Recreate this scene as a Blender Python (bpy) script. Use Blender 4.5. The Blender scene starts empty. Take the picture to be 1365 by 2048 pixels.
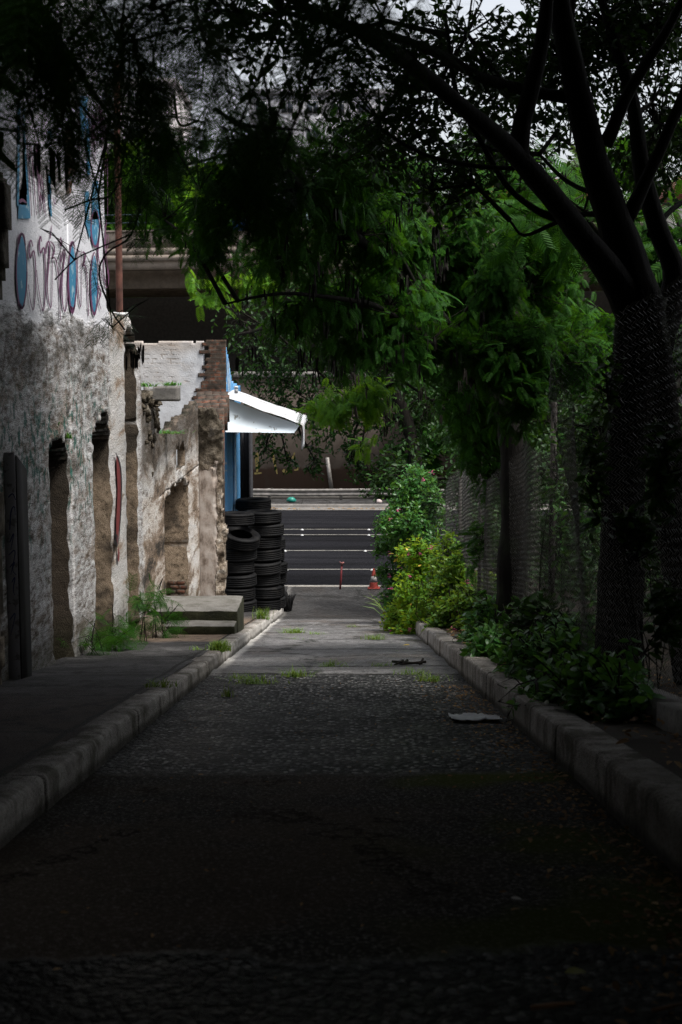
import bpy, math
import numpy as np
from mathutils import Vector

scene = bpy.context.scene
COL = scene.collection
R = math.radians

# ------------------------------------------------------------------ camera
PITCH = R(6.5)
F_PX, CXP, CYP = 2844.0, 682.5, 1024.0
cam_d = bpy.data.cameras.new("camera")
cam_d.sensor_fit = 'AUTO'
cam_d.sensor_width = 36.0
cam_d.lens = 50.0
cam_d.clip_start = 0.05
cam_d.clip_end = 2000.0
cam_d.dof.use_dof = True
cam_d.dof.focus_distance = 22.0
cam_d.dof.aperture_fstop = 5.0
cam = bpy.data.objects.new("camera", cam_d)
cam.location = (0, 0, 0)
cam.rotation_euler = (R(90) - PITCH, 0, 0)
COL.objects.link(cam)
scene.camera = cam

# ------------------------------------------------------------------ world, sun, exposure
SUN_EL, SUN_AZ = R(64), R(115)          # azimuth from +Y towards +X
world = bpy.data.worlds.new("World")
scene.world = world
world.use_nodes = True
wn, wl = world.node_tree.nodes, world.node_tree.links
wn.clear()
sky = wn.new('ShaderNodeTexSky')
sky.sky_type = 'NISHITA'
sky.sun_disc = False
sky.sun_elevation = SUN_EL
sky.sun_rotation = SUN_AZ
sky.air_density = 1.0
sky.dust_density = 4.0
sky.ozone_density = 1.0
hs = wn.new('ShaderNodeHueSaturation')
hs.inputs['Saturation'].default_value = 0.30
bg = wn.new('ShaderNodeBackground')
bg.inputs['Strength'].default_value = 0.10
wo = wn.new('ShaderNodeOutputWorld')
wl.new(sky.outputs[0], hs.inputs['Color'])
wl.new(hs.outputs[0], bg.inputs['Color'])
wl.new(bg.outputs[0], wo.inputs['Surface'])

sun_d = bpy.data.lights.new("sun", 'SUN')
sun_d.energy = 1.5
sun_d.angle = R(13)
sun_d.color = (1.0, 0.96, 0.90)
sun = bpy.data.objects.new("sun", sun_d)
sv = Vector((math.sin(SUN_AZ) * math.cos(SUN_EL), math.cos(SUN_AZ) * math.cos(SUN_EL), math.sin(SUN_EL)))
sun.rotation_euler = (-sv).to_track_quat('-Z', 'Y').to_euler()
sun.location = (0, 20, 40)
COL.objects.link(sun)

vs_ = scene.view_settings
scene.display_settings.display_device = 'sRGB'
vs_.view_transform = 'Standard'
vs_.look = 'None'
vs_.exposure = 1.3
vs_.gamma = 1.0
cy = scene.cycles
cy.max_bounces = 8
cy.diffuse_bounces = 3
cy.glossy_bounces = 2
cy.transmission_bounces = 4
cy.transparent_max_bounces = 6
cy.caustics_reflective = False
cy.caustics_refractive = False
cy.use_denoising = True
cy.denoising_prefilter = 'NONE'
cy.use_adaptive_sampling = False

# ------------------------------------------------------------------ helpers
def ray(px, py):
    u, v = (px - CXP) / F_PX, (CYP - py) / F_PX
    return np.array([u, math.cos(PITCH) + v * math.sin(PITCH), -math.sin(PITCH) + v * math.cos(PITCH)])

def at(px, py, Y):                      # photo pixel + distance -> point
    r = ray(px, py)
    return r * (Y / r[1])

def at_x(px, py, X):                    # photo pixel on the plane x = X
    r = ray(px, py)
    return r * (X / r[0])

def pxm(Y):                             # pixels per metre at distance Y
    return F_PX / Y

FLAT_Y = 33.0
def zr(y):                              # alley surface height
    return -1.147 - 0.153 * min(y, FLAT_Y)
def zra(y):
    return -1.147 - 0.153 * np.minimum(y, FLAT_Y)
Z_FLAT = zr(FLAT_Y)
Z_STREET = Z_FLAT - 0.145
KERB_H = 0.17
Y_END = 37.0

def _h(ix, iy, iz, seed):
    n = (ix * 374761393 + iy * 668265263 + iz * 2147483647 + seed * 974634777) & 0xFFFFFFFF
    n = ((n ^ (n >> 13)) * 1274126177) & 0xFFFFFFFF
    return ((n ^ (n >> 16)) & 0xFFFF) / 65535.0

def vnoise(x, y, z, scale=1.0, octv=3, seed=0):
    x, y, z = [np.asarray(a, float) * scale for a in np.broadcast_arrays(x, y, z)]
    tot = np.zeros(x.shape); amp = 1.0; s = 0
    for o in range(octv):
        ix, iy, iz = [np.floor(a).astype(np.int64) for a in (x, y, z)]
        fx, fy, fz = x - ix, y - iy, z - iz
        fx, fy, fz = [f * f * (3 - 2 * f) for f in (fx, fy, fz)]
        v = 0
        for dx in (0, 1):
            for dy in (0, 1):
                for dz in (0, 1):
                    w = (fx if dx else 1 - fx) * (fy if dy else 1 - fy) * (fz if dz else 1 - fz)
                    v = v + w * _h(ix + dx, iy + dy, iz + dz, seed + o)
        tot += amp * (v - 0.5) * 2; s += amp; amp *= 0.5
        x, y, z = x * 2.03, y * 2.03, z * 2.03
    return tot / s

ORG = {}
def org(o):
    return ORG.get(o.name, np.zeros(3)) if o is not None else np.zeros(3)

def tag(o, label=None, cat=None, group=None, kind=None):
    if label: o['label'] = label
    if cat: o['category'] = cat
    if group: o['group'] = group
    if kind: o['kind'] = kind
    return o

def thing(name, loc, label, cat, group=None):
    o = bpy.data.objects.new(name, None)
    o.empty_display_size = 0.1
    o.location = [float(a) for a in loc]
    COL.objects.link(o)
    ORG[o.name] = np.array(loc, float)
    return tag(o, label, cat, group)

def mesh_data(name, V, Fs, smooth=False):
    """V (n,3); Fs list of index arrays, each (m,k)"""
    me = bpy.data.meshes.new(name)
    V = np.asarray(V, np.float32)
    Fs = [np.asarray(f, np.int32) for f in Fs if len(f)]
    nl = sum(f.size for f in Fs); nf = sum(len(f) for f in Fs)
    me.vertices.add(len(V)); me.vertices.foreach_set('co', V.ravel())
    me.loops.add(nl); me.polygons.add(nf)
    me.loops.foreach_set('vertex_index', np.concatenate([f.ravel() for f in Fs]))
    starts, tot, c = [], [], 0
    for f in Fs:
        k = f.shape[1]
        starts.append(c + np.arange(len(f)) * k); tot.append(np.full(len(f), k)); c += f.size
    me.polygons.foreach_set('loop_start', np.concatenate(starts).astype(np.int32))
    me.polygons.foreach_set('loop_total', np.concatenate(tot).astype(np.int32))
    if smooth:
        me.polygons.foreach_set('use_smooth', np.ones(nf, bool))
    me.update(calc_edges=True)
    return me

def link(name, me, mat, parent=None, loc=None):
    o = bpy.data.objects.new(name, me)
    for m in (mat if isinstance(mat, (list, tuple)) else [mat]):
        if m: me.materials.append(m)
    COL.objects.link(o)
    if parent is not None:
        o.parent = parent
    if loc is not None:
        o.location = loc
    return o

def obj(name, V, Fs, mat, parent=None, smooth=False, mi=None):
    """V in world space; parented meshes are stored relative to their thing; a top-level mesh gets its origin at its base"""
    V = np.asarray(V, float)
    if parent is not None:
        og = org(parent)
    else:
        og = np.array([(V[:, 0].min() + V[:, 0].max()) / 2, (V[:, 1].min() + V[:, 1].max()) / 2, V[:, 2].min()])
    me = mesh_data(name, V - og, Fs, smooth)
    o = link(name, me, mat, parent, None if parent is not None else [float(a) for a in og])
    if mi is not None:
        me.polygons.foreach_set('material_index', np.asarray(mi, np.int32))
    ORG[o.name] = og
    return o

class B:                                # mesh collector
    def __init__(s): s.V = []; s.q = []; s.t = []; s.n = 0
    def add(s, V, q=(), t=()):
        s.V.append(np.asarray(V, float))
        if len(q): s.q.append(np.asarray(q) + s.n)
        if len(t): s.t.append(np.asarray(t) + s.n)
        s.n += len(V)
    def out(s):
        V = np.concatenate(s.V)
        Fs = []
        if s.q: Fs.append(np.concatenate(s.q))
        if s.t: Fs.append(np.concatenate(s.t))
        return V, Fs
    def make(s, name, mat, parent=None, smooth=False):
        V, Fs = s.out()
        return obj(name, V, Fs, mat, parent, smooth)
    def hexa(s, P):                     # 8 corners, bottom 4 then top 4
        s.add(P, [(3, 2, 1, 0), (4, 5, 6, 7), (0, 1, 5, 4), (1, 2, 6, 5), (2, 3, 7, 6), (3, 0, 4, 7)])
        return s
    def box(s, x0, x1, y0, y1, z0, z1, bev=0.0):
        if bev <= 0:
            return s.hexa([(x0, y0, z0), (x1, y0, z0), (x1, y1, z0), (x0, y1, z0), (x0, y0, z1), (x1, y0, z1), (x1, y1, z1), (x0, y1, z1)])
        b = bev                         # chamfered all round
        V = []
        for z, d in ((z0, b), (z0 + b, 0), (z1 - b, 0), (z1, b)):
            X0, X1, Y0, Y1 = x0 + d, x1 - d, y0 + d, y1 - d
            c = b * 0.7
            V += [(X0 + c, Y0, z), (X1 - c, Y0, z), (X1, Y0 + c, z), (X1, Y1 - c, z), (X1 - c, Y1, z), (X0 + c, Y1, z), (X0, Y1 - c, z), (X0, Y0 + c, z)]
        q = []
        for k in range(3):
            for i in range(8):
                j = (i + 1) % 8
                q.append((k * 8 + i, k * 8 + j, k * 8 + 8 + j, k * 8 + 8 + i))
        q += [(24, 25, 26, 27), (24, 27, 28, 31), (28, 29, 30, 31), (3, 2, 1, 0), (7, 4, 3, 0), (7, 6, 5, 4)]
        s.add(V, q)
        return s
    def tube(s, P, r, n=8, cap=True):
        P = np.asarray(P, float); m = len(P)
        r = np.broadcast_to(np.asarray(r, float), (m,))
        T = np.gradient(P, axis=0)
        T /= np.linalg.norm(T, axis=1)[:, None] + 1e-9
        a = np.array([1.0, 0, 0]) if abs(T[0][0]) < 0.8 else np.array([0, 1.0, 0])
        V = np.zeros((m, n, 3)); ang = np.arange(n) * 2 * math.pi / n
        for i in range(m):
            a = a - T[i] * a.dot(T[i]); a /= np.linalg.norm(a) + 1e-9
            b = np.cross(T[i], a)
            V[i] = P[i] + r[i] * (np.cos(ang)[:, None] * a + np.sin(ang)[:, None] * b)
        q = []
        for i in range(m - 1):
            for k in range(n):
                k2 = (k + 1) % n
                q.append((i * n + k, i * n + k2, (i + 1) * n + k2, (i + 1) * n + k))
        t = []
        VV = V.reshape(-1, 3)
        if cap:
            VV = np.vstack([VV, P[0], P[-1]])
            for k in range(n):
                t.append((m * n, (k + 1) % n, k)); t.append((m * n + 1, (m - 1) * n + k, (m - 1) * n + (k + 1) % n))
        s.add(VV, q, t)
        return s

def lathe(prof, n=32, closed=False):
    prof = np.asarray(prof, float); m = len(prof)
    a = np.arange(n) * 2 * math.pi / n
    V = np.stack([prof[:, 0][:, None] * np.cos(a), prof[:, 0][:, None] * np.sin(a), np.repeat(prof[:, 1][:, None], n, 1)], -1).reshape(-1, 3)
    q = []
    for i in range(m if closed else m - 1):
        i2 = (i + 1) % m
        for k in range(n):
            k2 = (k + 1) % n
            q.append((i * n + k, i * n + k2, i2 * n + k2, i2 * n + k))
    return V, q

def grid_slab(O, U, V_, N, us, vs, mask, front, thick, top=None):
    """closed wall sheet: outline from mask(u,v) at cell centres, relief from front(u,v)"""
    O, U, V_, N = [np.asarray(a, float) for a in (O, U, V_, N)]
    us, vs = np.asarray(us, float), np.asarray(vs, float)
    gu, gv = np.meshgrid(us, vs, indexing='ij')
    cu, cv = np.meshgrid((us[1:] + us[:-1]) / 2, (vs[1:] + vs[:-1]) / 2, indexing='ij')
    mk = mask(cu, cv)
    fo = front(gu, gv)
    if top is not None:
        tv = top(gu); gv = np.where(gv > tv, tv + (gv - tv) * 0.001, gv)
    base = O + gu[..., None] * U + gv[..., None] * V_
    Fv = base + fo[..., None] * N
    Bv = base - thick * N
    nu, nv = gu.shape; n = nu * nv
    idx = np.arange(n).reshape(nu, nv)
    a, b, c, d = idx[:-1, :-1], idx[1:, :-1], idx[1:, 1:], idx[:-1, 1:]
    fq = np.stack([a[mk], b[mk], c[mk], d[mk]], -1)
    bq = fq[:, ::-1] + n
    pad = np.zeros((nu + 1, nv + 1), bool); pad[1:-1, 1:-1] = mk
    sides = []
    for du, dv, e in ((-1, 0, (a, d)), (1, 0, (c, b)), (0, -1, (b, a)), (0, 1, (d, c))):
        nb = pad[1 + du:nu + du, 1 + dv:nv + dv]
        s_ = mk & ~nb
        e0, e1 = e[0][s_], e[1][s_]
        sides.append(np.stack([e0, e1, e1 + n, e0 + n], -1))
    V = np.concatenate([Fv.reshape(-1, 3), Bv.reshape(-1, 3)])
    Q = np.concatenate([fq, bq] + sides)
    used = np.unique(Q)
    remap = -np.ones(len(V), int); remap[used] = np.arange(len(used))
    return V[used], remap[Q]

# ------------------------------------------------------------------ materials
class NT:
    def __init__(s, name):
        s.m = bpy.data.materials.new(name); s.m.use_nodes = True
        s.t = s.m.node_tree; s.t.nodes.clear()
        s._pos = None
    def n(s, ty, **kw):
        nd = s.t.nodes.new(ty)
        for k, v in kw.items(): setattr(nd, k, v)
        return nd
    def L(s, a, b): s.t.links.new(a, b)
    def put(s, sock, v):
        if isinstance(v, bpy.types.NodeSocket): s.L(v, sock)
        elif isinstance(v, (tuple, list)) and len(v) == 3 and sock.type == 'RGBA': sock.default_value = (*v, 1)
        else: sock.default_value = v
    def pos(s):
        if s._pos is None: s._pos = s.n('ShaderNodeNewGeometry')
        return s._pos.outputs['Position']
    def geo(s, k):
        s.pos(); return s._pos.outputs[k]
    def obco(s): return s.n('ShaderNodeTexCoord').outputs['Object']
    def sep(s, v=None):
        x = s.n('ShaderNodeSeparateXYZ'); s.L(v or s.pos(), x.inputs[0]); return x.outputs
    def scl(s, sc, v=None, loc=(0, 0, 0)):
        x = s.n('ShaderNodeMapping'); s.L(v or s.pos(), x.inputs[0]); x.inputs['Scale'].default_value = sc; x.inputs['Location'].default_value = loc; return x.outputs[0]
    def noise(s, scale, detail=4, rough=0.55, v=None, dist=0.0):
        x = s.n('ShaderNodeTexNoise'); s.L(v or s.pos(), x.inputs['Vector'])
        x.inputs['Scale'].default_value = scale; x.inputs['Detail'].default_value = detail
        x.inputs['Roughness'].default_value = rough; x.inputs['Distortion'].default_value = dist
        return x.outputs['Fac']
    def vor(s, scale, v=None, feature='F1', out='Distance', rnd=1.0):
        x = s.n('ShaderNodeTexVoronoi', feature=feature); s.L(v or s.pos(), x.inputs['Vector'])
        x.inputs['Scale'].default_value = scale; x.inputs['Randomness'].default_value = rnd
        return x.outputs[out]
    def math(s, op, a, b=None, c=None, clamp=False):
        x = s.n('ShaderNodeMath', operation=op, use_clamp=clamp)
        s.put(x.inputs[0], a)
        if b is not None: s.put(x.inputs[1], b)
        if c is not None: s.put(x.inputs[2], c)
        return x.outputs[0]
    def ss(s, v, a, b):                 # smooth 0..1 between a and b
        x = s.n('ShaderNodeMapRange', interpolation_type='SMOOTHSTEP', clamp=True)
        s.put(x.inputs['Value'], v); x.inputs['From Min'].default_value = a; x.inputs['From Max'].default_value = b
        return x.outputs[0]
    def mix(s, f, a, b, blend='MIX'):
        x = s.n('ShaderNodeMix', data_type='RGBA', blend_type=blend)
        s.put(x.inputs['Factor'], f); s.put(x.inputs[6], a); s.put(x.inputs[7], b)
        return x.outputs[2]
    def ramp(s, f, stops):
        x = s.n('ShaderNodeValToRGB'); s.put(x.inputs[0], f)
        e = x.color_ramp.elements
        while len(e) < len(stops): e.new(0.5)
        for el, (p, c) in zip(e, stops): el.position = p; el.color = (*c, 1) if len(c) == 3 else c
        return x.outputs[0]
    def bump(s, h, strength=0.5, dist=0.02, nrm=None):
        x = s.n('ShaderNodeBump'); s.put(x.inputs['Height'], h)
        x.inputs['Strength'].default_value = strength; x.inputs['Distance'].default_value = dist
        if nrm: s.L(nrm, x.inputs['Normal'])
        return x.outputs[0]
    def out(s, color, rough=0.8, nrm=None, spec=0.4, metal=0.0, transl=None, tcol=None):
        p = s.n('ShaderNodeBsdfPrincipled')
        s.put(p.inputs['Base Color'], color); s.put(p.inputs['Roughness'], rough)
        s.put(p.inputs['Specular IOR Level'], spec); s.put(p.inputs['Metallic'], metal)
        if nrm: s.L(nrm, p.inputs['Normal'])
        o = s.n('ShaderNodeOutputMaterial'); sh = p.outputs[0]
        if transl:
            t = s.n('ShaderNodeBsdfTranslucent'); s.put(t.inputs['Color'], tcol if tcol is not None else color)
            m = s.n('ShaderNodeMixShader'); m.inputs[0].default_value = transl
            s.L(sh, m.inputs[1]); s.L(t.outputs[0], m.inputs[2]); sh = m.outputs[0]
        s.L(sh, o.inputs['Surface'])
        return s.m

def m_leaf(name, c0, c1, c2, rough=0.45, transl=0.3, spec=0.4):
    t = NT(name)
    rnd = t.geo('Random Per Island')
    col = t.ramp(rnd, [(0.0, c0), (0.55, c1), (1.0, c2)])
    n = t.noise(1.3, 2)
    col = t.mix(t.math('MULTIPLY', t.ss(n, 0.35, 0.7), 0.5), col, c1)
    tc = t.mix(0.5, col, (c2[0] * 2.2, c2[1] * 1.7, c2[2] * 0.8))
    return t.out(col, rough, spec=spec, transl=transl, tcol=tc)

def m_plain(name, c, rough=0.7, var=0.25, scale=8, spec=0.4, bump=0.0, metal=0.0):
    t = NT(name)
    n = t.noise(scale, 5, v=t.obco())
    d = tuple(a * (1 - var) for a in c); l = tuple(min(1, a * (1 + var)) for a in c)
    col = t.ramp(n, [(0.3, d), (0.7, l)])
    return t.out(col, rough, nrm=t.bump(n, bump, 0.02) if bump else None, spec=spec, metal=metal)

def m_bark(name, a, b):
    t = NT(name)
    v = t.scl((9, 9, 1.6))
    n = t.noise(1.5, 6, 0.65, v=v)
    n2 = t.noise(3, 3)
    col = t.ramp(n, [(0.3, a), (0.7, b)])
    col = t.mix(t.math('MULTIPLY', t.ss(n2, 0.5, 0.7), 0.35), col, (0.03, 0.045, 0.02))
    return t.out(col, 0.9, nrm=t.bump(n, 0.8, 0.03), spec=0.2)

BARK = m_bark("bark_dark", (0.007, 0.006, 0.005), (0.026, 0.021, 0.017))
BARK_BLACK = m_bark("bark_black", (0.005, 0.0045, 0.004), (0.017, 0.014, 0.012))
BARK2 = m_bark("bark_grey", (0.045, 0.038, 0.03), (0.14, 0.12, 0.10))
LEAF_FERN = m_leaf("leaf_feathery", (0.011, 0.052, 0.005), (0.021, 0.090, 0.007), (0.045, 0.14, 0.010), 0.6, 0.35, 0.12)
LEAF_FERN_DK = m_leaf("leaf_feathery_dark", (0.009, 0.042, 0.004), (0.017, 0.070, 0.006), (0.030, 0.10, 0.008), 0.6, 0.2, 0.15)
LEAF_FERN_MID = m_leaf("leaf_feathery_mid", (0.012, 0.058, 0.006), (0.023, 0.098, 0.009), (0.048, 0.155, 0.014), 0.6, 0.35, 0.12)
LEAF_FERN_LT = m_leaf("leaf_feathery_lime", (0.045, 0.15, 0.012), (0.08, 0.23, 0.016), (0.13, 0.29, 0.02), 0.5, 0.45, 0.2)
LEAF_BROAD = m_leaf("leaf_broad_dark", (0.009, 0.032, 0.006), (0.018, 0.058, 0.009), (0.035, 0.09, 0.012), 0.45, 0.25, 0.25)
LEAF_GLOSS = m_leaf("leaf_glossy", (0.022, 0.10, 0.018), (0.045, 0.165, 0.030), (0.10, 0.24, 0.05), 0.35, 0.35, 0.4)
LEAF_LIME = m_leaf("leaf_lime", (0.06, 0.20, 0.016), (0.12, 0.32, 0.024), (0.30, 0.42, 0.036), 0.5, 0.45, 0.3)
LEAF_FAR = m_leaf("leaf_far", (0.025, 0.06, 0.012), (0.045, 0.10, 0.018), (0.08, 0.145, 0.025), 0.5, 0.25)
GRASS = m_leaf("grass_blade", (0.05, 0.12, 0.014), (0.10, 0.20, 0.022), (0.18, 0.27, 0.035), 0.5, 0.3)
PINK = m_plain("petal_pink", (0.55, 0.09, 0.22), 0.6, 0.3, 30)
YELLOWLEAF = m_plain("leaf_yellow", (0.42, 0.30, 0.04), 0.6, 0.3, 30)
POD = m_plain("pod_brown", (0.012, 0.008, 0.005), 0.7, 0.4, 30)
DRY = m_leaf("leaf_dry", (0.08, 0.045, 0.02), (0.20, 0.11, 0.045), (0.42, 0.27, 0.11), 0.8, 0.1)

def m_ruin():
    """peeling lime plaster: smooth whitewash above, rough pebbledash with stains below, bare render in the reveals"""
    t = NT("ruin_plaster")
    x, y, z = t.sep()
    big = t.noise(0.9, 3)
    sq = t.scl((1, .27, 1))
    med = t.noise(4.2, 6, 0.65, v=sq)
    fine = t.noise(15, 8, 0.80, v=sq)
    grit = t.noise(80, 3, 0.6, v=sq)
    strk = t.noise(1.0, 8, 0.72, v=t.scl((3.0, .42, 1.7)), dist=.4)
    # rough zone colour
    rough = t.ramp(fine, [(0.33, (0.030, 0.026, 0.023)), (0.42, (0.17, 0.14, 0.115)), (0.49, (0.40, 0.38, 0.37)), (0.58, (0.66, 0.66, 0.67))])
    tan = t.ramp(fine, [(0.3, (0.06, 0.045, 0.03)), (0.6, (0.27, 0.19, 0.125)), (0.8, (0.40, 0.33, 0.26))])
    rough = t.mix(t.math('MULTIPLY', t.ss(med, 0.50, 0.62), 0.6), rough, tan)
    rough = t.mix(t.math('MULTIPLY', t.ss(t.noise(1.7, 5, .6, v=t.scl((1, .5, 1), loc=(4, 4, 4))), .50, .60), .7), rough, t.ramp(fine, [(.36, (.10, .09, .085)), (.48, (.52, .51, .51)), (.6, (.72, .72, .73))]))
    rough = t.mix(t.math('MULTIPLY', t.ss(strk, 0.53, 0.66), 0.8), rough, (0.045, 0.042, 0.032))
    # flecks of old green paint in a band
    band = t.math('MULTIPLY', t.ss(z, -2.6, -1.2), t.math('SUBTRACT', 1.0, t.ss(z, -0.75, 0.0)))
    band = t.math('MULTIPLY', band, t.math('SUBTRACT', 1.0, t.ss(y, 17.0, 18.0)))
    gm = t.math('MULTIPLY', t.ss(t.noise(9, 4, 0.7, v=t.scl((1, 1, .6), loc=(7, 3, 1))), 0.53, 0.60), band)
    rough = t.mix(t.math('MULTIPLY', gm, 0.85), rough, (0.018, 0.12, 0.095))
    # whitewash
    smooth = t.ramp(grit, [(0.26, (0.30, 0.30, 0.31)), (0.40, (0.60, 0.60, 0.635)), (0.7, (0.70, 0.70, 0.73))])
    smooth = t.mix(t.math('MULTIPLY', t.ss(fine, 0.62, 0.70), 0.7), smooth, (0.16, 0.14, 0.13))
    edge = t.math('ADD', z, t.math('MULTIPLY', t.math('SUBTRACT', med, 0.5), 0.9))
    up = t.ss(edge, 0.22, 0.40)
    cop = t.math('MULTIPLY', t.ss(edge, 1.50, 1.62), t.math('SUBTRACT', 1.0, t.ss(edge, 1.70, 1.84)))
    cop = t.math('MULTIPLY', cop, t.math('SUBTRACT', 1.0, t.ss(y, 14.8, 16.0)))
    up = t.math('MULTIPLY', up, t.math('SUBTRACT', 1.0, t.math('MULTIPLY', cop, 0.75)))
    # pale painted bays further down the alley
    bay = t.math('MULTIPLY', t.ss(y, 17.6, 17.75), t.math('SUBTRACT', 1.0, t.ss(y, 20.0, 20.3)))
    paint = t.ramp(strk, [(0.30, (0.70, 0.69, 0.70)), (0.52, (0.60, 0.575, 0.55)), (0.60, (0.36, 0.27, 0.20)), (0.72, (0.17, 0.11, 0.07))])
    paint = t.mix(t.math('MULTIPLY', t.ss(grit, 0.60, 0.68), 0.6), paint, (0.25, 0.21, 0.18))
    bay2 = t.ss(y, 20.2, 20.5)
    paint2 = t.ramp(strk, [(0.38, (0.70, 0.68, 0.66)), (0.48, (0.58, 0.53, 0.48)), (0.55, (0.28, 0.21, 0.155)), (0.64, (0.05, 0.042, 0.034))])
    peel = t.ss(med, 0.55, 0.60)
    paint2 = t.mix(t.math('MULTIPLY', peel, 0.7), paint2, tan)
    col = t.mix(up, rough, smooth)
    col = t.mix(bay, col, paint)
    col = t.mix(bay2, col, paint2)
    # bare render in reveals and broken ends
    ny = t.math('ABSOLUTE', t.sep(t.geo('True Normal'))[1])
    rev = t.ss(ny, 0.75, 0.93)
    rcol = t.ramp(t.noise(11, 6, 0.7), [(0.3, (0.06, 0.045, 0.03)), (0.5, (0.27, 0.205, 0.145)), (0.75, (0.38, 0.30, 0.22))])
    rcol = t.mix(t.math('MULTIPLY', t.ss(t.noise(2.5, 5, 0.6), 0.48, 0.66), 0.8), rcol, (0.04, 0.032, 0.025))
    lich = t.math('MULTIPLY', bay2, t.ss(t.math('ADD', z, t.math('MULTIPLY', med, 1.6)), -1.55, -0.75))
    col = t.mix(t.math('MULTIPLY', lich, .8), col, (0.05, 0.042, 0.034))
    rcol = t.mix(t.math('MULTIPLY', t.math('SUBTRACT', 1.0, t.ss(y, 15.3, 16.8)), .85), rcol, (0.045, 0.036, 0.028))  # nearer reveals darkened, recess shade painted into the render colour
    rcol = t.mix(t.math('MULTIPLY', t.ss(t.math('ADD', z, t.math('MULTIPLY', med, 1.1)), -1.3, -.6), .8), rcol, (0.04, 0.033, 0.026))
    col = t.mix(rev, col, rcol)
    nz = t.sep(t.geo('True Normal'))[2]
    col = t.mix(t.ss(nz, .5, .8), col, t.mix(t.ss(med, .45, .6), (0.035, 0.032, 0.022), (0.14, 0.11, 0.085)))
    # moss and splash dirt at the foot
    hgt = t.math('ADD', t.math('ADD', z, t.math('MULTIPLY', y, 0.153)), 0.98)
    foot = t.math('SUBTRACT', 1.0, t.ss(t.math('ADD', hgt, t.math('MULTIPLY', med, -0.9)), -0.45, 0.25))
    col = t.mix(t.math('MULTIPLY', foot, 0.75), col, (0.045, 0.042, 0.025))
    h = t.math('ADD', t.math('MULTIPLY', fine, 1.0), t.math('MULTIPLY', grit, 0.35))
    amt = t.math('MULTIPLY', h, t.math('SUBTRACT', 1.0, t.math('MULTIPLY', up, 0.85)))
    return t.out(col, 0.9, nrm=t.bump(amt, 1.0, 0.05), spec=0.2)
RUIN = m_ruin()

def m_rubble(plaster=False):
    t = NT("rubble_plaster" if plaster else "rubble_masonry")
    med = t.noise(4.5, 7, 0.7); fine = t.noise(22, 5, 0.7)
    col = t.ramp(med, [(0.30, (0.035, 0.028, 0.02)), (0.44, (0.11, 0.083, 0.06)), (0.55, (0.33, 0.27, 0.21)), (0.66, (0.56, 0.51, 0.45))])
    col = t.mix(t.math('MULTIPLY', t.ss(fine, 0.5, 0.66), 0.6), col, (0.045, 0.038, 0.028))
    z = t.sep()[2]
    # black lichen crust over the weathered upper part
    top = t.ss(t.math('ADD', z, t.math('MULTIPLY', med, 1.2)), -2.1, -1.3)
    col = t.mix(t.math('MULTIPLY', top, 0.7), col, (0.03, 0.027, 0.018))
    h = t.math('ADD', med, t.math('MULTIPLY', fine, 0.5))
    if plaster:
        x = t.sep()[0]; n3 = t.noise(2.6, 5, .6)
        pz = t.math('MULTIPLY', t.math('SUBTRACT', 1.0, t.ss(t.math('ADD', x, t.math('MULTIPLY', n3, .35)), -2.36, -2.33)), t.math('SUBTRACT', 1.0, t.ss(t.math('ADD', z, t.math('MULTIPLY', n3, 1.4)), -1.75, -1.65)))
        pc = t.ramp(t.noise(7, 5, .65, v=t.scl((1, 1, .5))), [(.32, (.16, .125, .10)), (.48, (.40, .34, .295)), (.65, (.50, .45, .41))])
        col = t.mix(pz, col, pc); h = t.math('MULTIPLY', h, t.math('SUBTRACT', 1.0, t.math('MULTIPLY', pz, .85)))
    return t.out(col, 0.95, nrm=t.bump(h, 1.0, 0.06), spec=0.15)
RUBBLE = m_rubble()
RUBBLE_P = m_rubble(True)

def m_brick(name="old_brick"):
    t = NT(name)
    br = t.n('ShaderNodeTexBrick')
    v = t.n('ShaderNodeCombineXYZ'); x, y, z = t.sep()
    t.L(t.math('ADD', x, y), v.inputs[0]); t.L(z, v.inputs[1])
    t.L(v.outputs[0], br.inputs['Vector'])
    br.inputs['Color1'].default_value = (0.14, 0.055, 0.036, 1); br.inputs['Color2'].default_value = (0.20, 0.085, 0.05, 1)
    br.inputs['Mortar'].default_value = (0.13, 0.11, 0.09, 1)
    br.inputs['Scale'].default_value = 1.0; br.inputs['Brick Width'].default_value = 0.24; br.inputs['Row Height'].default_value = 0.085
    br.inputs['Mortar Size'].default_value = 0.012
    n = t.noise(6, 6, 0.65)
    col = t.mix(t.math('MULTIPLY', t.ss(n, 0.33, 0.54), 0.9), br.outputs['Color'], (0.05, 0.042, 0.033))
    return t.out(col, 0.9, nrm=t.bump(t.math('ADD', br.outputs['Fac'], n), 0.7, 0.02), spec=0.2)
BRICK = m_brick()

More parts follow.
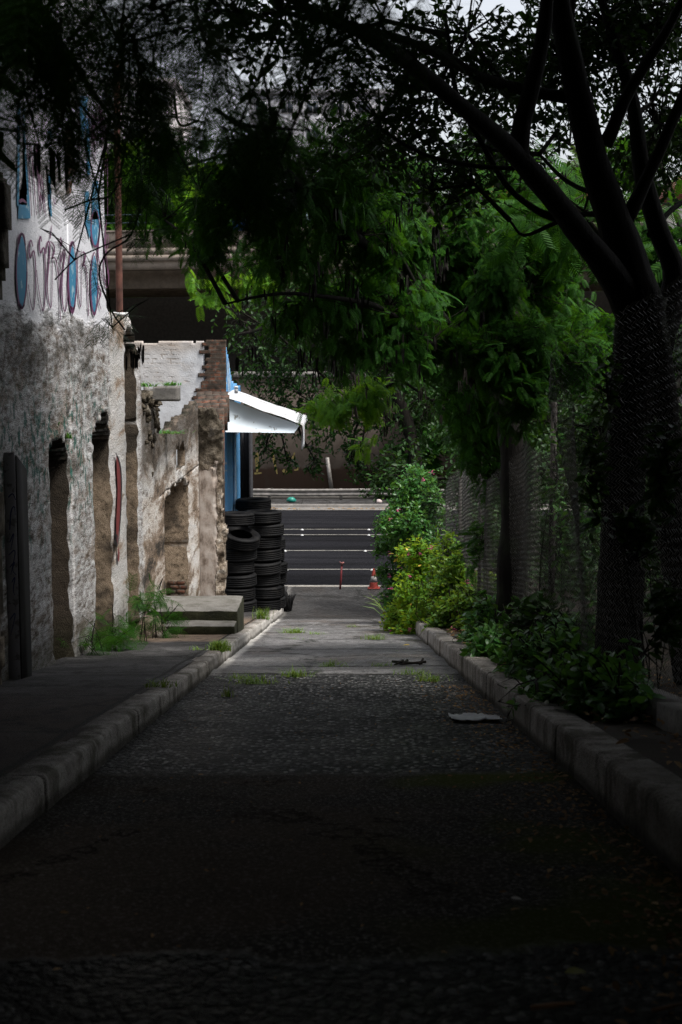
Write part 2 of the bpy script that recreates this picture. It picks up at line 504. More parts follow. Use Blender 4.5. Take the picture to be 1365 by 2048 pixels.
def m_white_back():
    t = NT("white_limewash")
    z = t.sep()[2]
    med = t.noise(3.5, 6, 0.6); fine = t.noise(30, 3)
    col = t.ramp(med, [(0.3, (0.50, 0.50, 0.51)), (0.6, (0.66, 0.67, 0.69))])
    v = t.n('ShaderNodeCombineXYZ'); x, y, zz = t.sep()
    t.L(t.math('ADD', x, t.math('MULTIPLY', t.math('SUBTRACT', t.noise(3, 3), 0.5), 0.2)), v.inputs[0]); t.L(zz, v.inputs[1])
    br = t.n('ShaderNodeTexBrick'); t.L(v.outputs[0], br.inputs['Vector'])
    br.inputs['Scale'].default_value = 1.0; br.inputs['Brick Width'].default_value = 0.42; br.inputs['Row Height'].default_value = 0.10
    br.inputs['Mortar Size'].default_value = 0.018
    br.inputs['Color1'].default_value = (1, 1, 1, 1); br.inputs['Color2'].default_value = (1, 1, 1, 1); br.inputs['Mortar'].default_value = (0, 0, 0, 1)
    zone = t.math('MULTIPLY', t.ss(t.math('ADD', z, t.math('MULTIPLY', med, .4)), -0.65, -0.50), t.math('SUBTRACT', 1.0, t.ss(t.math('ADD', x, t.math('MULTIPLY', med, 1.2)), -3.0, -2.7)))
    gap = t.math('MULTIPLY', t.math('SUBTRACT', 1.0, br.outputs['Color']), zone)
    gap = t.math('MULTIPLY', gap, t.ss(t.noise(3, 5, .7), 0.47, 0.62))
    col = t.mix(t.math('MULTIPLY', gap, .7), col, (0.20, 0.16, 0.13))
    col = t.mix(t.math('MULTIPLY', zone, 0.35), col, (0.50, 0.44, 0.38))
    col = t.mix(t.math('MULTIPLY', t.ss(t.math('ADD', z, t.math('MULTIPLY', med, .5)), 0.10, 0.36), .5), col, (0.30, 0.22, 0.15))
    return t.out(col, 0.9, nrm=t.bump(t.math('SUBTRACT', fine, t.math('MULTIPLY', gap, 2.0)), 0.4, 0.02), spec=0.2)
WHITEBACK = m_white_back()

def m_paint(name, c, worn, amt=0.6, scale=6, rough=0.6):
    t = NT(name)
    n = t.noise(scale, 6, 0.65); n2 = t.noise(1.2, 3)
    col = t.mix(t.math('MULTIPLY', t.ss(n, amt, amt + 0.05), 0.85), c, worn)
    col = t.mix(t.math('MULTIPLY', t.ss(n2, 0.45, 0.7), 0.25), col, tuple(a * 0.55 for a in c))
    return t.out(col, rough, nrm=t.bump(n, 0.2, 0.01), spec=0.35)
BLUE = m_paint("blue_wall_paint", (0.10, 0.30, 0.56), (0.45, 0.50, 0.55), 0.60)
PALEBLUE = m_paint("pale_blue_paint", (0.40, 0.56, 0.72), (0.25, 0.24, 0.22), 0.60)
FASCIA = m_paint("fascia_white", (0.70, 0.79, 0.85), (0.16, 0.15, 0.12), 0.61, 4)
CLOTH = m_paint("cover_sheet_white", (0.54, 0.555, 0.575), (0.28, 0.27, 0.26), 0.53, 3.5)
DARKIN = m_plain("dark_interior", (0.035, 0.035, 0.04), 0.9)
GREENSTEP = None

def m_concrete(name, c=(0.22, 0.205, 0.19), moss=0.3, wet=0.0):
    t = NT(name)
    n = t.noise(2.2, 6, 0.6); f = t.noise(40, 4, 0.7); m = t.noise(5, 6, 0.7)
    col = t.ramp(n, [(0.3, tuple(a * 0.62 for a in c)), (0.7, tuple(a * 1.2 for a in c))])
    col = t.mix(t.math('MULTIPLY', t.ss(f, 0.52, 0.62), 0.5), col, tuple(a * 0.45 for a in c))
    if moss: col = t.mix(t.math('MULTIPLY', t.ss(m, 0.5, 0.66), moss), col, (0.035, 0.045, 0.018))
    return t.out(col, 0.85 - 0.3 * wet, nrm=t.bump(t.math('ADD', n, t.math('MULTIPLY', f, .5)), 0.5, 0.02), spec=0.3)
CONC = m_concrete("old_concrete")
CONC_LT = m_concrete("light_concrete", (0.36, 0.335, 0.30), 0.1)
BRIDGE_C = m_concrete("bridge_concrete", (0.24, 0.20, 0.165), 0.0)

def m_steps():
    t = NT("mossy_step_concrete")
    n = t.noise(4, 6, 0.65); f = t.noise(40, 3)
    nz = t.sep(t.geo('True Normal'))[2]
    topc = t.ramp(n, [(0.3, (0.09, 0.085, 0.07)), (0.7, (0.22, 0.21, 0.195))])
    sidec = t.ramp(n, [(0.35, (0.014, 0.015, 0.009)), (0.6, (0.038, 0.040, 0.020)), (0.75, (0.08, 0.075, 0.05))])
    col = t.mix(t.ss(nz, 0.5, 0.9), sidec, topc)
    col = t.mix(t.math('MULTIPLY', t.ss(f, 0.55, 0.65), 0.4), col, (0.05, 0.05, 0.035))
    return t.out(col, 0.9, nrm=t.bump(t.math('ADD', n, f), 0.6, 0.02), spec=0.2)
STEPM = m_steps()

JOINTS = [14.6, 15.25, 15.9, 17.2, 19.3, 21.6, 24.0, 27.5, 30.2]
def m_road():
    t = NT("alley_paving")
    x, y, z = t.sep()
    w = t.noise(1.6, 4, 0.6); f = t.noise(55, 4, 0.7); m = t.noise(0.7, 4, 0.6)
    yw = t.math('ADD', y, t.math('MULTIPLY', t.math('SUBTRACT', w, 0.5), 0.55))
    # smooth dark tar patch
    tar = t.ramp(f, [(0.3, (0.026, 0.025, 0.023)), (0.54, (0.072, 0.068, 0.062)), (0.66, (0.26, 0.25, 0.235))])
    tar = t.mix(t.math('MULTIPLY', t.math('MULTIPLY', t.ss(t.noise(1.0, 3, v=t.scl((1, 1, 1), loc=(3, 0, 0))), 0.45, 0.62), t.ss(x, -0.2, 0.7)), 0.7), tar, (0.075, 0.092, 0.018))
    tar = t.mix(t.math('MULTIPLY', t.math('MULTIPLY', t.ss(m, 0.42, 0.6), t.math('SUBTRACT', 1.0, t.ss(x, -0.1, 0.9))), 0.5), tar, (0.115, 0.092, 0.073))
    cr = t.vor(.55, v=t.scl((1, .8, 1), loc=(1.3, .6, 0)), feature='DISTANCE_TO_EDGE')
    crn = t.math('ADD', cr, t.math('MULTIPLY', t.math('SUBTRACT', t.noise(3.5, 7, .75), .5), .34))
    tar = t.mix(t.math('MULTIPLY', t.math('SUBTRACT', 1.0, t.ss(t.math('ABSOLUTE', crn), 0.003, 0.014)), t.math('MULTIPLY', t.ss(m, .42, .58), .7)), tar, (0.008, 0.008, 0.006))
    # exposed stone paving
    wv_ = t.n('ShaderNodeVectorMath', operation='MULTIPLY_ADD'); nz_ = t.n('ShaderNodeTexNoise'); t.L(t.pos(), nz_.inputs['Vector']); nz_.inputs['Scale'].default_value = 38; nz_.inputs['Detail'].default_value = 2
    t.L(nz_.outputs['Color'], wv_.inputs[0]); wv_.inputs[1].default_value = (.03, .03, .03); t.L(t.scl((1.0, 0.55, 1)), wv_.inputs[2]); wv = wv_.outputs[0]
    vd = t.vor(31, v=wv); vc = t.vor(31, v=wv, out='Color')
    st = t.ramp(t.sep(vc)[0], [(0.0, (0.012, 0.012, 0.012)), (0.35, (0.035, 0.035, 0.036)), (0.6, (0.095, 0.095, 0.097)), (0.85, (0.20, 0.198, 0.196)), (1.0, (0.36, 0.355, 0.35))])
    st = t.mix(t.ss(vd, 0.42, 0.62), st, (0.010, 0.010, 0.010))
    st = t.mix(t.math('MULTIPLY', t.ss(f, .55, .68), .5), st, (0.02, 0.02, 0.02))
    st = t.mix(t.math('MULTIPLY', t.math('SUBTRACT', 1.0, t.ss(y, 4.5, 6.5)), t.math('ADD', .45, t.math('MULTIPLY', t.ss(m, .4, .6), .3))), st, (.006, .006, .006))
    st = t.mix(t.math('MULTIPLY', t.ss(t.noise(1.4, 5, .7, v=t.scl((1, .6, 1), loc=(6, 1, 2))), .48, .62), .6), st, (.018, .017, .016))
    # concrete slabs
    c = t.ramp(w, [(0.3, (0.115, 0.112, 0.112)), (0.7, (0.245, 0.24, 0.24))])
    c = t.mix(t.math('MULTIPLY', t.ss(f, 0.50, 0.63), 0.6), c, (0.05, 0.048, 0.047))
    c = t.mix(t.math('MULTIPLY', t.ss(t.noise(0.8, 5, 0.7, v=t.scl((1, .5, 1), loc=(9, 2, 0))), 0.50, 0.64), 0.45), c, (0.14, 0.105, 0.08))
    c = t.mix(t.math('MULTIPLY', t.ss(t.noise(2.4, 6, 0.7, v=t.scl((.35, 1, 1), loc=(1, 5, 0))), 0.55, 0.66), 0.6), c, (0.05, 0.048, 0.047))
    yj = t.math('ADD', y, t.math('MULTIPLY', t.math('SUBTRACT', t.noise(3.0, 4, 0.7), 0.5), 0.35))
    for j in JOINTS:
        d = t.math('ABSOLUTE', t.math('SUBTRACT', yj, j))
        c = t.mix(t.math('MULTIPLY', t.math('SUBTRACT', 1.0, t.ss(d, 0.030, 0.085)), 0.9), c, (0.014, 0.014, 0.010))
    rg = t.noise(9, 8, .8, v=t.scl((1, .5, 1)))
    c = t.mix(t.math('MULTIPLY', t.ss(rg, .52, .60), .7), c, (.05, .048, .047))
    c = t.mix(t.math('MULTIPLY', t.ss(rg, .42, .36), .6), c, (.36, .355, .35))
    cv = t.vor(0.42, v=t.scl((1, .6, 1), loc=(2, 1, 0)), feature='DISTANCE_TO_EDGE')
    cv = t.math('ADD', cv, t.math('MULTIPLY', t.math('SUBTRACT', t.noise(3, 7, .75), .5), .34))
    c = t.mix(t.math('MULTIPLY', t.math('SUBTRACT', 1.0, t.ss(t.math('ABSOLUTE', cv), .008, .028)), .8), c, (.014, .015, .010))
    # whitewash splashed along the left kerb
    wk = t.math('SUBTRACT', 1.0, t.ss(t.math('ADD', x, t.math('MULTIPLY', w, -0.22)), -1.46, -1.36))
    c = t.mix(t.math('MULTIPLY', wk, t.ss(f, 0.35, 0.5)), c, (0.55, 0.53, 0.50))
    c = t.mix(t.math('MULTIPLY', t.ss(yj, 30.2, 30.5), .75), c, (0.020, 0.019, 0.018))  # alley end slab darkened, tree shade painted into its colour
    z1 = t.ss(yw, 3.98, 4.06); z2 = t.ss(yw, 7.5, 7.75); z3 = t.ss(yw, 14.3, 14.75)
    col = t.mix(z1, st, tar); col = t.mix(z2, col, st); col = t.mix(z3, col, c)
    # damp dirt in the gutters
    ed = t.math('MULTIPLY', t.ss(t.math('ADD', t.math('ABSOLUTE', t.math('ADD', x, 0.07)), t.math('MULTIPLY', w, 0.5)), 1.32, 1.6), 0.6)
    ed = t.math('MULTIPLY', ed, t.math('SUBTRACT', .9, t.math('MULTIPLY', t.ss(y, 15, 18), .9)))
    col = t.mix(ed, col, (0.022, 0.019, 0.014))
    stone = t.math('MULTIPLY', t.math('ADD', t.math('MULTIPLY', t.sep(vc)[1], .55), t.math('SUBTRACT', .6, t.math('MULTIPLY', vd, .6))), t.math('SUBTRACT', 1.0, t.math('MULTIPLY', z1, t.math('SUBTRACT', 1.0, z2))))
    stone = t.math('MULTIPLY', stone, t.math('SUBTRACT', 1.0, z3))
    h = t.math('ADD', t.math('MULTIPLY', stone, 1.0), t.math('ADD', t.math('MULTIPLY', f, 0.2), t.math('MULTIPLY', rg, t.math('MULTIPLY', z3, .9))))
    tarz = t.math('MULTIPLY', z1, t.math('SUBTRACT', 1.0, z2))
    spc = t.math('MULTIPLY', t.math('SUBTRACT', 1.0, tarz), t.math('ADD', .03, t.math('MULTIPLY', z3, .05)))
    rgh = t.ramp(t.math('ADD', t.math('MULTIPLY', w, .6), t.math('MULTIPLY', f, .4)), [(0.35, (.30,) * 3), (0.65, (.62,) * 3)])
    return t.out(col, rgh, nrm=t.bump(h, 1.0, 0.045), spec=spc)
ROADM = m_road()

def m_sidewalk():
    t = NT("pavement_concrete")
    x, y, z = t.sep()
    n = t.noise(1.8, 6, 0.65); f = t.noise(50, 4, 0.7)
    col = t.ramp(n, [(0.3, (0.022, 0.021, 0.021)), (0.55, (0.06, 0.058, 0.058)), (0.75, (0.12, 0.118, 0.116))])
    col = t.mix(t.math('MULTIPLY', t.ss(f, 0.5, 0.62), 0.5), col, (0.03, 0.028, 0.026))
    nearb = t.math('SUBTRACT', 1.0, t.ss(t.math('ADD', y, t.math('MULTIPLY', n, 2)), 10.0, 13.0))
    col = t.mix(t.math('MULTIPLY', nearb, .75), col, (0.040, 0.024, 0.018))
    tanp = t.math('MULTIPLY', t.ss(t.math('ADD', y, t.math('MULTIPLY', n, 1.5)), 18.6, 19.2), t.math('SUBTRACT', 1.0, t.ss(y, 24, 28)))
    col = t.mix(t.math('MULTIPLY', tanp, .6), col, (0.25, 0.175, 0.12))
    for j in (8.2, 10.6, 12.9, 15.2, 17.4, 19.6):
        d = t.math('ABSOLUTE', t.math('SUBTRACT', t.math('ADD', y, t.math('MULTIPLY', n, .12)), j))
        col = t.mix(t.math('SUBTRACT', 1.0, t.ss(d, 0.008, 0.03)), col, (0.012, 0.012, 0.010))
    d = t.math('ABSOLUTE', t.math('SUBTRACT', t.math('ADD', x, t.math('MULTIPLY', n, .08)), -1.56))
    col = t.mix(t.math('SUBTRACT', 1.0, t.ss(d, 0.008, 0.03)), col, (0.015, 0.014, 0.012))
    rg = t.noise(7, 8, .8, v=t.scl((1, .45, 1)))
    col = t.mix(t.math('MULTIPLY', t.ss(rg, .50, .60), .65), col, (.014, .013, .012))
    cv = t.vor(0.5, v=t.scl((1, .6, 1), loc=(5, 1, 0)), feature='DISTANCE_TO_EDGE')
    cv = t.math('ADD', cv, t.math('MULTIPLY', t.math('SUBTRACT', t.noise(3, 7, .75), .5), .34))
    col = t.mix(t.math('MULTIPLY', t.math('SUBTRACT', 1.0, t.ss(t.math('ABSOLUTE', cv), .006, .022)), .8), col, (.008, .008, .006))
    return t.out(col, 0.8, nrm=t.bump(t.math('ADD', rg, t.math('MULTIPLY', f, .4)), 0.8, 0.03), spec=0.15)
SIDEWALK = m_sidewalk()

def m_kerb():
    t = NT("kerb_stone")
    x, y, z = t.sep()
    n = t.noise(4, 6, 0.65); f = t.noise(45, 4, 0.7); s = t.noise(1, 6, 0.7, v=t.scl((3, 2.2, 1.5)))
    col = t.ramp(n, [(0.3, (0.26, 0.24, 0.22)), (0.7, (0.56, 0.525, 0.485))])
    col = t.mix(t.math('MULTIPLY', t.ss(f, 0.52, 0.64), 0.5), col, (0.05, 0.045, 0.04))
    col = t.mix(t.math('MULTIPLY', t.ss(s, 0.48, 0.60), 0.7), col, (0.06, 0.056, 0.036))
    nx = t.math('ABSOLUTE', t.sep(t.geo('True Normal'))[0])
    pw = t.math('MULTIPLY', t.ss(nx, .5, .9), t.ss(t.math('ADD', y, t.math('MULTIPLY', n, 3)), 16.0, 19.0))
    pw = t.math('MULTIPLY', pw, t.ss(t.noise(7, 5, .7), .40, .52))
    col = t.mix(t.math('MULTIPLY', pw, .85), col, (0.60, 0.58, 0.55))
    isl = t.geo('Random Per Island')
    col = t.mix(t.math('MULTIPLY', isl, .3), col, (.16, .14, .12))
    hb = t.math('ADD', z, t.math('ADD', 1.147, t.math('MULTIPLY', y, .153)))
    col = t.mix(t.math('MULTIPLY', t.math('SUBTRACT', 1.0, t.ss(t.math('ADD', hb, t.math('MULTIPLY', n, -.10)), -.03, .03)), .75), col, (.022, .020, .014))
    tp = t.math('MULTIPLY', t.math('SUBTRACT', 1.0, t.ss(nx, .2, .5)), t.ss(t.noise(3, 6, .7), .44, .58))
    col = t.mix(t.math('MULTIPLY', tp, .4), col, (.08, .072, .055))
    return t.out(col, 0.9, nrm=t.bump(t.math('ADD', n, t.math('MULTIPLY', f, .6)), 1.0, 0.03), spec=0.1)
KERBM = m_kerb()

def m_asphalt():
    t = NT("street_asphalt")
    f = t.noise(30, 4, 0.7); n = t.noise(1.0, 5, 0.6, v=t.scl((0.12, 1, 1)))
    col = t.ramp(n, [(0.3, (0.005, 0.005, 0.006)), (0.55, (0.012, 0.012, 0.0145)), (0.75, (0.024, 0.024, 0.027))])
    col = t.mix(t.math('MULTIPLY', t.ss(f, 0.5, 0.65), 0.35), col, (0.045, 0.045, 0.048))
    return t.out(col, 0.75, nrm=t.bump(f, 0.8, 0.02), spec=0.03)
ASPHALT = m_asphalt()
LINEP = m_paint("line_paint", (0.22, 0.21, 0.185), (0.05, 0.05, 0.05), 0.54, 7)
SOIL = m_concrete("bed_soil", (0.045, 0.032, 0.022), 0.3)
EARTH = m_concrete("bare_earth", (0.08, 0.065, 0.045), 0.5)

def m_tyre():
    t = NT("tyre_rubber")
    n = t.noise(7, 5, 0.6, v=t.obco())
    r = t.n('ShaderNodeObjectInfo').outputs['Random']
    base = t.mix(r, (0.003, 0.003, 0.0035), (0.009, 0.009, 0.0095))
    col = t.mix(t.math('MULTIPLY', t.ss(n, 0.5, 0.7), 0.5), base, (0.022, 0.020, 0.018))
    return t.out(col, 0.6, spec=0.12)
TYREM = m_tyre()
WIRE = m_plain("galvanised_wire", (0.11, 0.107, 0.10), 0.5, 0.4, 3, metal=0.2)
RUST = m_plain("rust_brown", (0.10, 0.040, 0.028), 0.85, 0.5, 6, bump=.3)
REDM = m_plain("maroon_paint", (0.18, 0.025, 0.030), 0.6, 0.3, 10)
CONE_R = m_plain("cone_red", (0.24, 0.035, 0.025), 0.8, 0.45, 12)
CONE_W = m_plain("cone_white", (0.30, 0.29, 0.28), 0.8, 0.35, 12)
PIPEW = m_plain("pipe_white", (0.75, 0.75, 0.75), 0.4, 0.1, 8)
STEEL = m_plain("rail_steel", (0.20, 0.185, 0.17), 0.55, 0.4, 5, metal=0.3)
GRAF_P = m_paint("spray_purple", (0.13, 0.035, 0.10), (0.35, 0.30, 0.33), 0.66, 12)
GRAF_B = m_paint("spray_blue", (0.03, 0.19, 0.33), (0.32, 0.46, 0.52), 0.55, 6)
GRAF_R = m_paint("spray_red", (0.17, 0.03, 0.03), (0.05, 0.03, 0.03), 0.62, 9)
GRAF_K = m_paint("spray_black", (0.02, 0.018, 0.022), (0.1, 0.1, 0.1), 0.7, 9)
GRAF_N = m_paint("spray_navy", (0.03, 0.045, 0.16), (0.1, 0.1, 0.12), 0.7, 9)
GRAF_Y = m_paint("spray_yellow", (0.16, 0.125, 0.04), (0.09, 0.07, 0.05), 0.6, 4)

rng = np.random.default_rng(7)

# ------------------------------------------------------------------ setting: ground, alley, pavements, street
def strip(name, x0, x1, ys, zf, mat, nx=2, jit=0.0, seed=1):
    xs = np.linspace(x0, x1, nx)
    gx, gy = np.meshgrid(xs, ys, indexing='ij')
    gz = zf(gx, gy)
    if jit: gz = gz + jit * vnoise(gx, gy, 0, 1.5, 3, seed)
    idx = np.arange(gx.size).reshape(gx.shape)
    q = np.stack([idx[:-1, :-1], idx[1:, :-1], idx[1:, 1:], idx[:-1, 1:]], -1).reshape(-1, 4)
    o = obj(name, np.stack([gx, gy, gz], -1).reshape(-1, 3), [q], mat, None, True)
    return tag(o, kind='structure')

gy_ = [-60, -20, 0, 10, 20, 30, 33, 36.5, 37.5, 60, 120, 300, 900]
strip("ground", -500, 500, gy_, lambda x, y: np.where(y > 37, Z_STREET - 0.15, zra(y) - 0.12), EARTH, 3)

YR = list(np.arange(-14, 3, 1.0)) + list(np.arange(3, 37.01, 0.1))
for j in JOINTS: YR += [j - 0.035, j, j + 0.035]
YR = sorted(set(np.round(YR, 3)))
def road_z(x, y):
    z = zra(y) + 0.012 * vnoise(x, y, 0, 0.9, 3, 5)
    z = np.where(y > 36.85, z * 0 + Z_FLAT, z)
    for k, j in enumerate(JOINTS):
        z = z - 0.03 * np.exp(-((y - j) / 0.02) ** 2) + 0.022 * np.exp(-((y - j + 0.25) / 0.3) ** 2) * (k % 2)
    lip = 0.022 * (1 / (1 + np.exp(-(4.03 + 0.2 * vnoise(x, 0, 0, 1.5, 2, 3) - y) * -40)))
    return z + lip - 0.022
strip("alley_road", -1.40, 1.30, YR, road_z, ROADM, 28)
strip("pavement", -2.95, -1.52, list(np.arange(-14, 37.01, 0.3)), lambda x, y: zra(y) + KERB_H - 0.004, SIDEWALK, 10, 0.012, 9)
# apron kerb at the alley's end, street, far pavement
for nm, a in (("pavement", (-60, -1.40)), ("pavement", (1.30, 60)), ):
    strip(nm, a[0], a[1], [34.6, 37.0], lambda x, y: x * 0 + Z_FLAT + 0.02, SIDEWALK, 8)
b = B(); b.box(-60, 60, 37.0, 37.22, Z_STREET - 0.2, Z_FLAT + 0.012, 0.03)
tag(b.make("kerb", CONC_LT), kind='structure')
strip("street", -90, 90, [37.2, 44, 50, 57.3], lambda x, y: x * 0 + Z_STREET, ASPHALT, 8)
strip("gutter", -90, 90, [56.3, 57.3], lambda x, y: x * 0 + Z_STREET + 0.005, CONC, 8)
b = B(); b.box(-90, 90, 57.3, 57.55, Z_STREET - 0.2, Z_STREET + 0.12, 0.03)
tag(b.make("kerb", CONC), kind='structure')
strip("pavement", -90, 90, [57.55, 62.4], lambda x, y: x * 0 + Z_STREET + 0.11, SIDEWALK, 8)
for Yl, w in ((40.9, .12), (44.8, .13), (48.7, .13), (50.2, .13)):
    strip("road_marking", -60, 60, [Yl - w / 2, Yl + w / 2], lambda x, y: x * 0 + Z_STREET + 0.006, LINEP, 2)
# short worn dash on the alley
p0, p1 = at(693, 1267, 26.5), at(742, 1267, 26.5)
strip("road_marking", p0[0], p1[0], [26.35, 26.55], lambda x, y: zra(y) + 0.012, LINEP, 4)

def kerb_line(xi, xo, h, y0, y1, seed, name="kerb"):
    """row of kerb stones with open joints; xi is the road side"""
    r = np.random.default_rng(seed); b = B(); y = y0; sgn = 1 if xo > xi else -1
    while y < y1:
        l = r.uniform(0.9, 1.9); dz, dx = r.normal(0, .005), r.normal(0, .004)
        ya, yb = y + 0.006, min(y + l, y1) - 0.006
        n = 22
        prof = [(0.0, -0.15), (0.003, h - 0.040), (0.008, h - 0.016), (0.022, h - 0.004), (0.042, h), (abs(xo - xi), h), (abs(xo - xi), -0.15)]
        V = []
        for i in range(n):
            s = [0, .008, .03, .07, .12, .17, .22, .27, .33, .39, .45, .5, .56, .62, .68, .74, .8, .86, .92, .97, .992, 1][i]; yy = ya + (yb - ya) * s
            e = (0.012 + .014 * r.random()) if i in (0, n - 1) else 0.0
            for (px_, pz) in prof:
                wob = 0.006 * float(vnoise(px_ * 3 + xi, yy, pz * 2, 2.2, 4, seed)) - (.03 * max(0.0, float(vnoise(xi, yy, 0, 6.5, 2, seed + 3)) - .38) if .004 < px_ < .05 else 0)
                V.append((xi + sgn * (px_ + (e if px_ < .05 else 0)) + dx + wob, yy, zr(yy) + pz + dz - (e if pz > 0 else 0) + wob * .6))
        m = len(prof); q = []
        for i in range(n - 1):
            for k in range(m - 1):
                q.append((i * m + k, i * m + k + 1, (i + 1) * m + k + 1, (i + 1) * m + k))
        ends = [tuple(range(m))[::-1], tuple((n - 1) * m + k for k in range(m))]
        t = []
        for e in ends:
            for k in range(1, m - 1): t.append((e[0], e[k], e[k + 1]))
        b.add(V, q, t)
        y += l
    o = b.make(name, KERBM)
    return tag(o, kind='structure')
kerb_line(-1.37, -1.56, KERB_H, -6, 34.6, 3)
kerb_line(1.24, 1.45, 0.23, -6, 31, 4)
soil_o = strip("soil", 1.44, 14, list(np.arange(-14, 36, 0.35)), lambda x, y: zra(y) + 0.19 + 0.05 * vnoise(x, y, 0, 1.3, 3, 2) + np.clip((x - 2.2) * .12, 0, 1.0), SOIL, 26)
strip("soil", -40, -3.0, list(np.arange(-14, 36, 1.5)), lambda x, y: zra(y) + 0.1, EARTH, 10, .05, 4)

# ------------------------------------------------------------------ ruined house on the left
XW = -2.85
house = thing("ruined_house", (XW, 17, zr(17) + KERB_H), "roofless ruined house front with peeling white plaster, spray painted letters and tall bricked openings", "ruin")
OPEN = [(14.03, 14.98, -6, -0.92, 0.30), (16.45, 17.72, -6, -0.84, 0.32), (18.97, 20.1, -6, 0.30, 0.34), (23.0, 26.6, -8, -2.30, 0.50)]
def f_edges():
    ys = list(np.arange(11.0, 28.51, 0.06))
    for a, b_, *_ in OPEN:
        ys = [y for y in ys if min(abs(y - a), abs(y - b_)) > 0.05]
        ys += [a - .012, a + .012, b_ - .012, b_ + .012, a - .04, b_ + .04, b_ - .04, b_ + .07, b_ + .1, b_ - .07]
    return np.array(sorted(ys))
def wall_top(y):
    jag = 0.20 * vnoise(y, 0, 0, 2.6, 4, 21) + .10 * np.round(2 * vnoise(y, 0, 3, 1.6, 1, 22)) * (y < 22.3)
    t = np.where(y < 17.48, 5.2, 0.0)
    t = np.where((y >= 17.48) & (y < 20.36), 0.40 + jag * .6 - np.clip((y - 19.6) * .5, 0, .4), t)
    t = np.where((y >= 20.36) & (y < 22.3), -0.62 + jag * 1.2 - (y - 20.36) * 0.10, t)
    t = np.where(y >= 22.3, -1.40 + (y - 22.3) * 0.055 + jag * .7, t)
    return t
def wall_mask(u, v):
    m = v < wall_top(u) + 0.03
    hole = (u > 24.6) & (u < 26.0) & (v > -2.12) & (v < -1.72 + 0.2 * vnoise(u, v, 0, 4, 2, 8))
    return m & ~hole & (v > zra(u) + 0.05)
def wall_front(u, v):
    n1 = vnoise(u, v, 0.3, 2.2, 4, 11); n2 = vnoise(u, v, 1.3, 11, 3, 12)
    rough = np.clip((0.38 - v + 0.3 * n1) / 0.3, 0, 1)
    rough = np.where((u > 17.7) & (u < 20.1), rough * 0.25, rough)
    d = rough * (0.014 * n1 + 0.012 * n2) + 0.002 * n2 - 0.006
    for a, b_, z0, z1, dep in OPEN:
        jag = 0.10 * vnoise(u * 0 + a, v, 0, 3.5, 3, 31) * np.clip((v - z1 + 1.0) / .8, 0.12, 1)
        top = z1 + 0.22 * vnoise(u, 0, a, 2.2, 3, 17) - 0.35 * np.abs((u - (a + b_) / 2) / (b_ - a)) ** 2 * 2
        ins = (u > a + jag * .3) & (u < b_ + .018 * vnoise(0, v, b_, 5, 3, 33)) & (v < top)
        ed = np.minimum(np.abs(u - a), np.abs(u - b_)); near_ = np.exp(-(ed / .10) ** 2) * (v < z1 + .3)
        d = d - near_ * np.clip(.03 + .05 * vnoise(u, v, a, 7, 3, 35), 0, .07)
        d = np.where(ins, -dep + 0.02 * n1, d)
        # broken rubble lip above the opening
        lip = np.exp(-((v - top - .12) / .12) ** 2) * ((u > a - .1) & (u < b_ + .05))
        d = d + np.where(ins, 0, lip * (0.05 * n2 - 0.02))
    # dropped patch of render
    patch = (u > 15.75) & (u < 16.2) & (v > -1.25 + .2 * n1) & (v < -0.38)
    d = d - 0.03 * patch
    return d
vsz = np.concatenate([np.arange(-5.5, 0.6, 0.05), np.arange(0.6, 5.3, 0.12)])
V, Q = grid_slab((XW, 0, 0), (0, 1, 0), (0, 0, 1), (1, 0, 0), f_edges(), vsz, lambda u, v: wall_mask(u, v) & ((u < 22.3) | (v < -2.3)), wall_front, 0.62, wall_top)
fe = f_edges(); fe = fe[fe > 22.2]
V2, Q2 = grid_slab((XW, 0, 0), (0, 1, 0), (0, 0, 1), (1, 0, 0), fe, np.arange(-2.3, -.6, .05), lambda u, v: wall_mask(u, v), lambda u, v: np.maximum(wall_front(u, v), -.03), 0.15, wall_top)
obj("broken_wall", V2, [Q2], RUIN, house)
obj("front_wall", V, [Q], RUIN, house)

# fragment pier at the alley edge: broken stub seen end on
def stub_mask(u, v):
    right = 0.50 + 0.09 * vnoise(0, v, 0, 2.4, 4, 41) + np.where(v > -1.7, -0.02, 0.0) - np.clip((v + 1.55) * .55, 0, .4)
    left = 0.0
    return (u > left) & (u < right) & (v < -1.20 + 0.10 * vnoise(u, 0, 0, 4, 3, 42)) & (v > -5.5)
def stub_front(u, v):
    pl = ((u + .12 * vnoise(u, v, 5, 2.6, 3, 46)) < .34) & ((v + .3 * vnoise(u, v, 6, 2.2, 3, 47)) < -2.3)
    return np.where(pl, .035 + .006 * vnoise(u, v, 2, 9, 2, 44), 0.05 * vnoise(u, v, 0, 4.5, 4, 43) + 0.035 * vnoise(u, v, 2, 13, 3, 44) - 0.05 * np.clip((u - .34) / .16, 0, 1))
V, Q = grid_slab((XW - 0.02, 28.5, 0), (1, 0, 0), (0, 0, 1), (0, -1, 0), np.arange(0, .75, .028), np.arange(-5.6, -0.9, 0.035), stub_mask, stub_front, 0.5)
obj("broken_pier", V, [Q], RUBBLE_P, house)
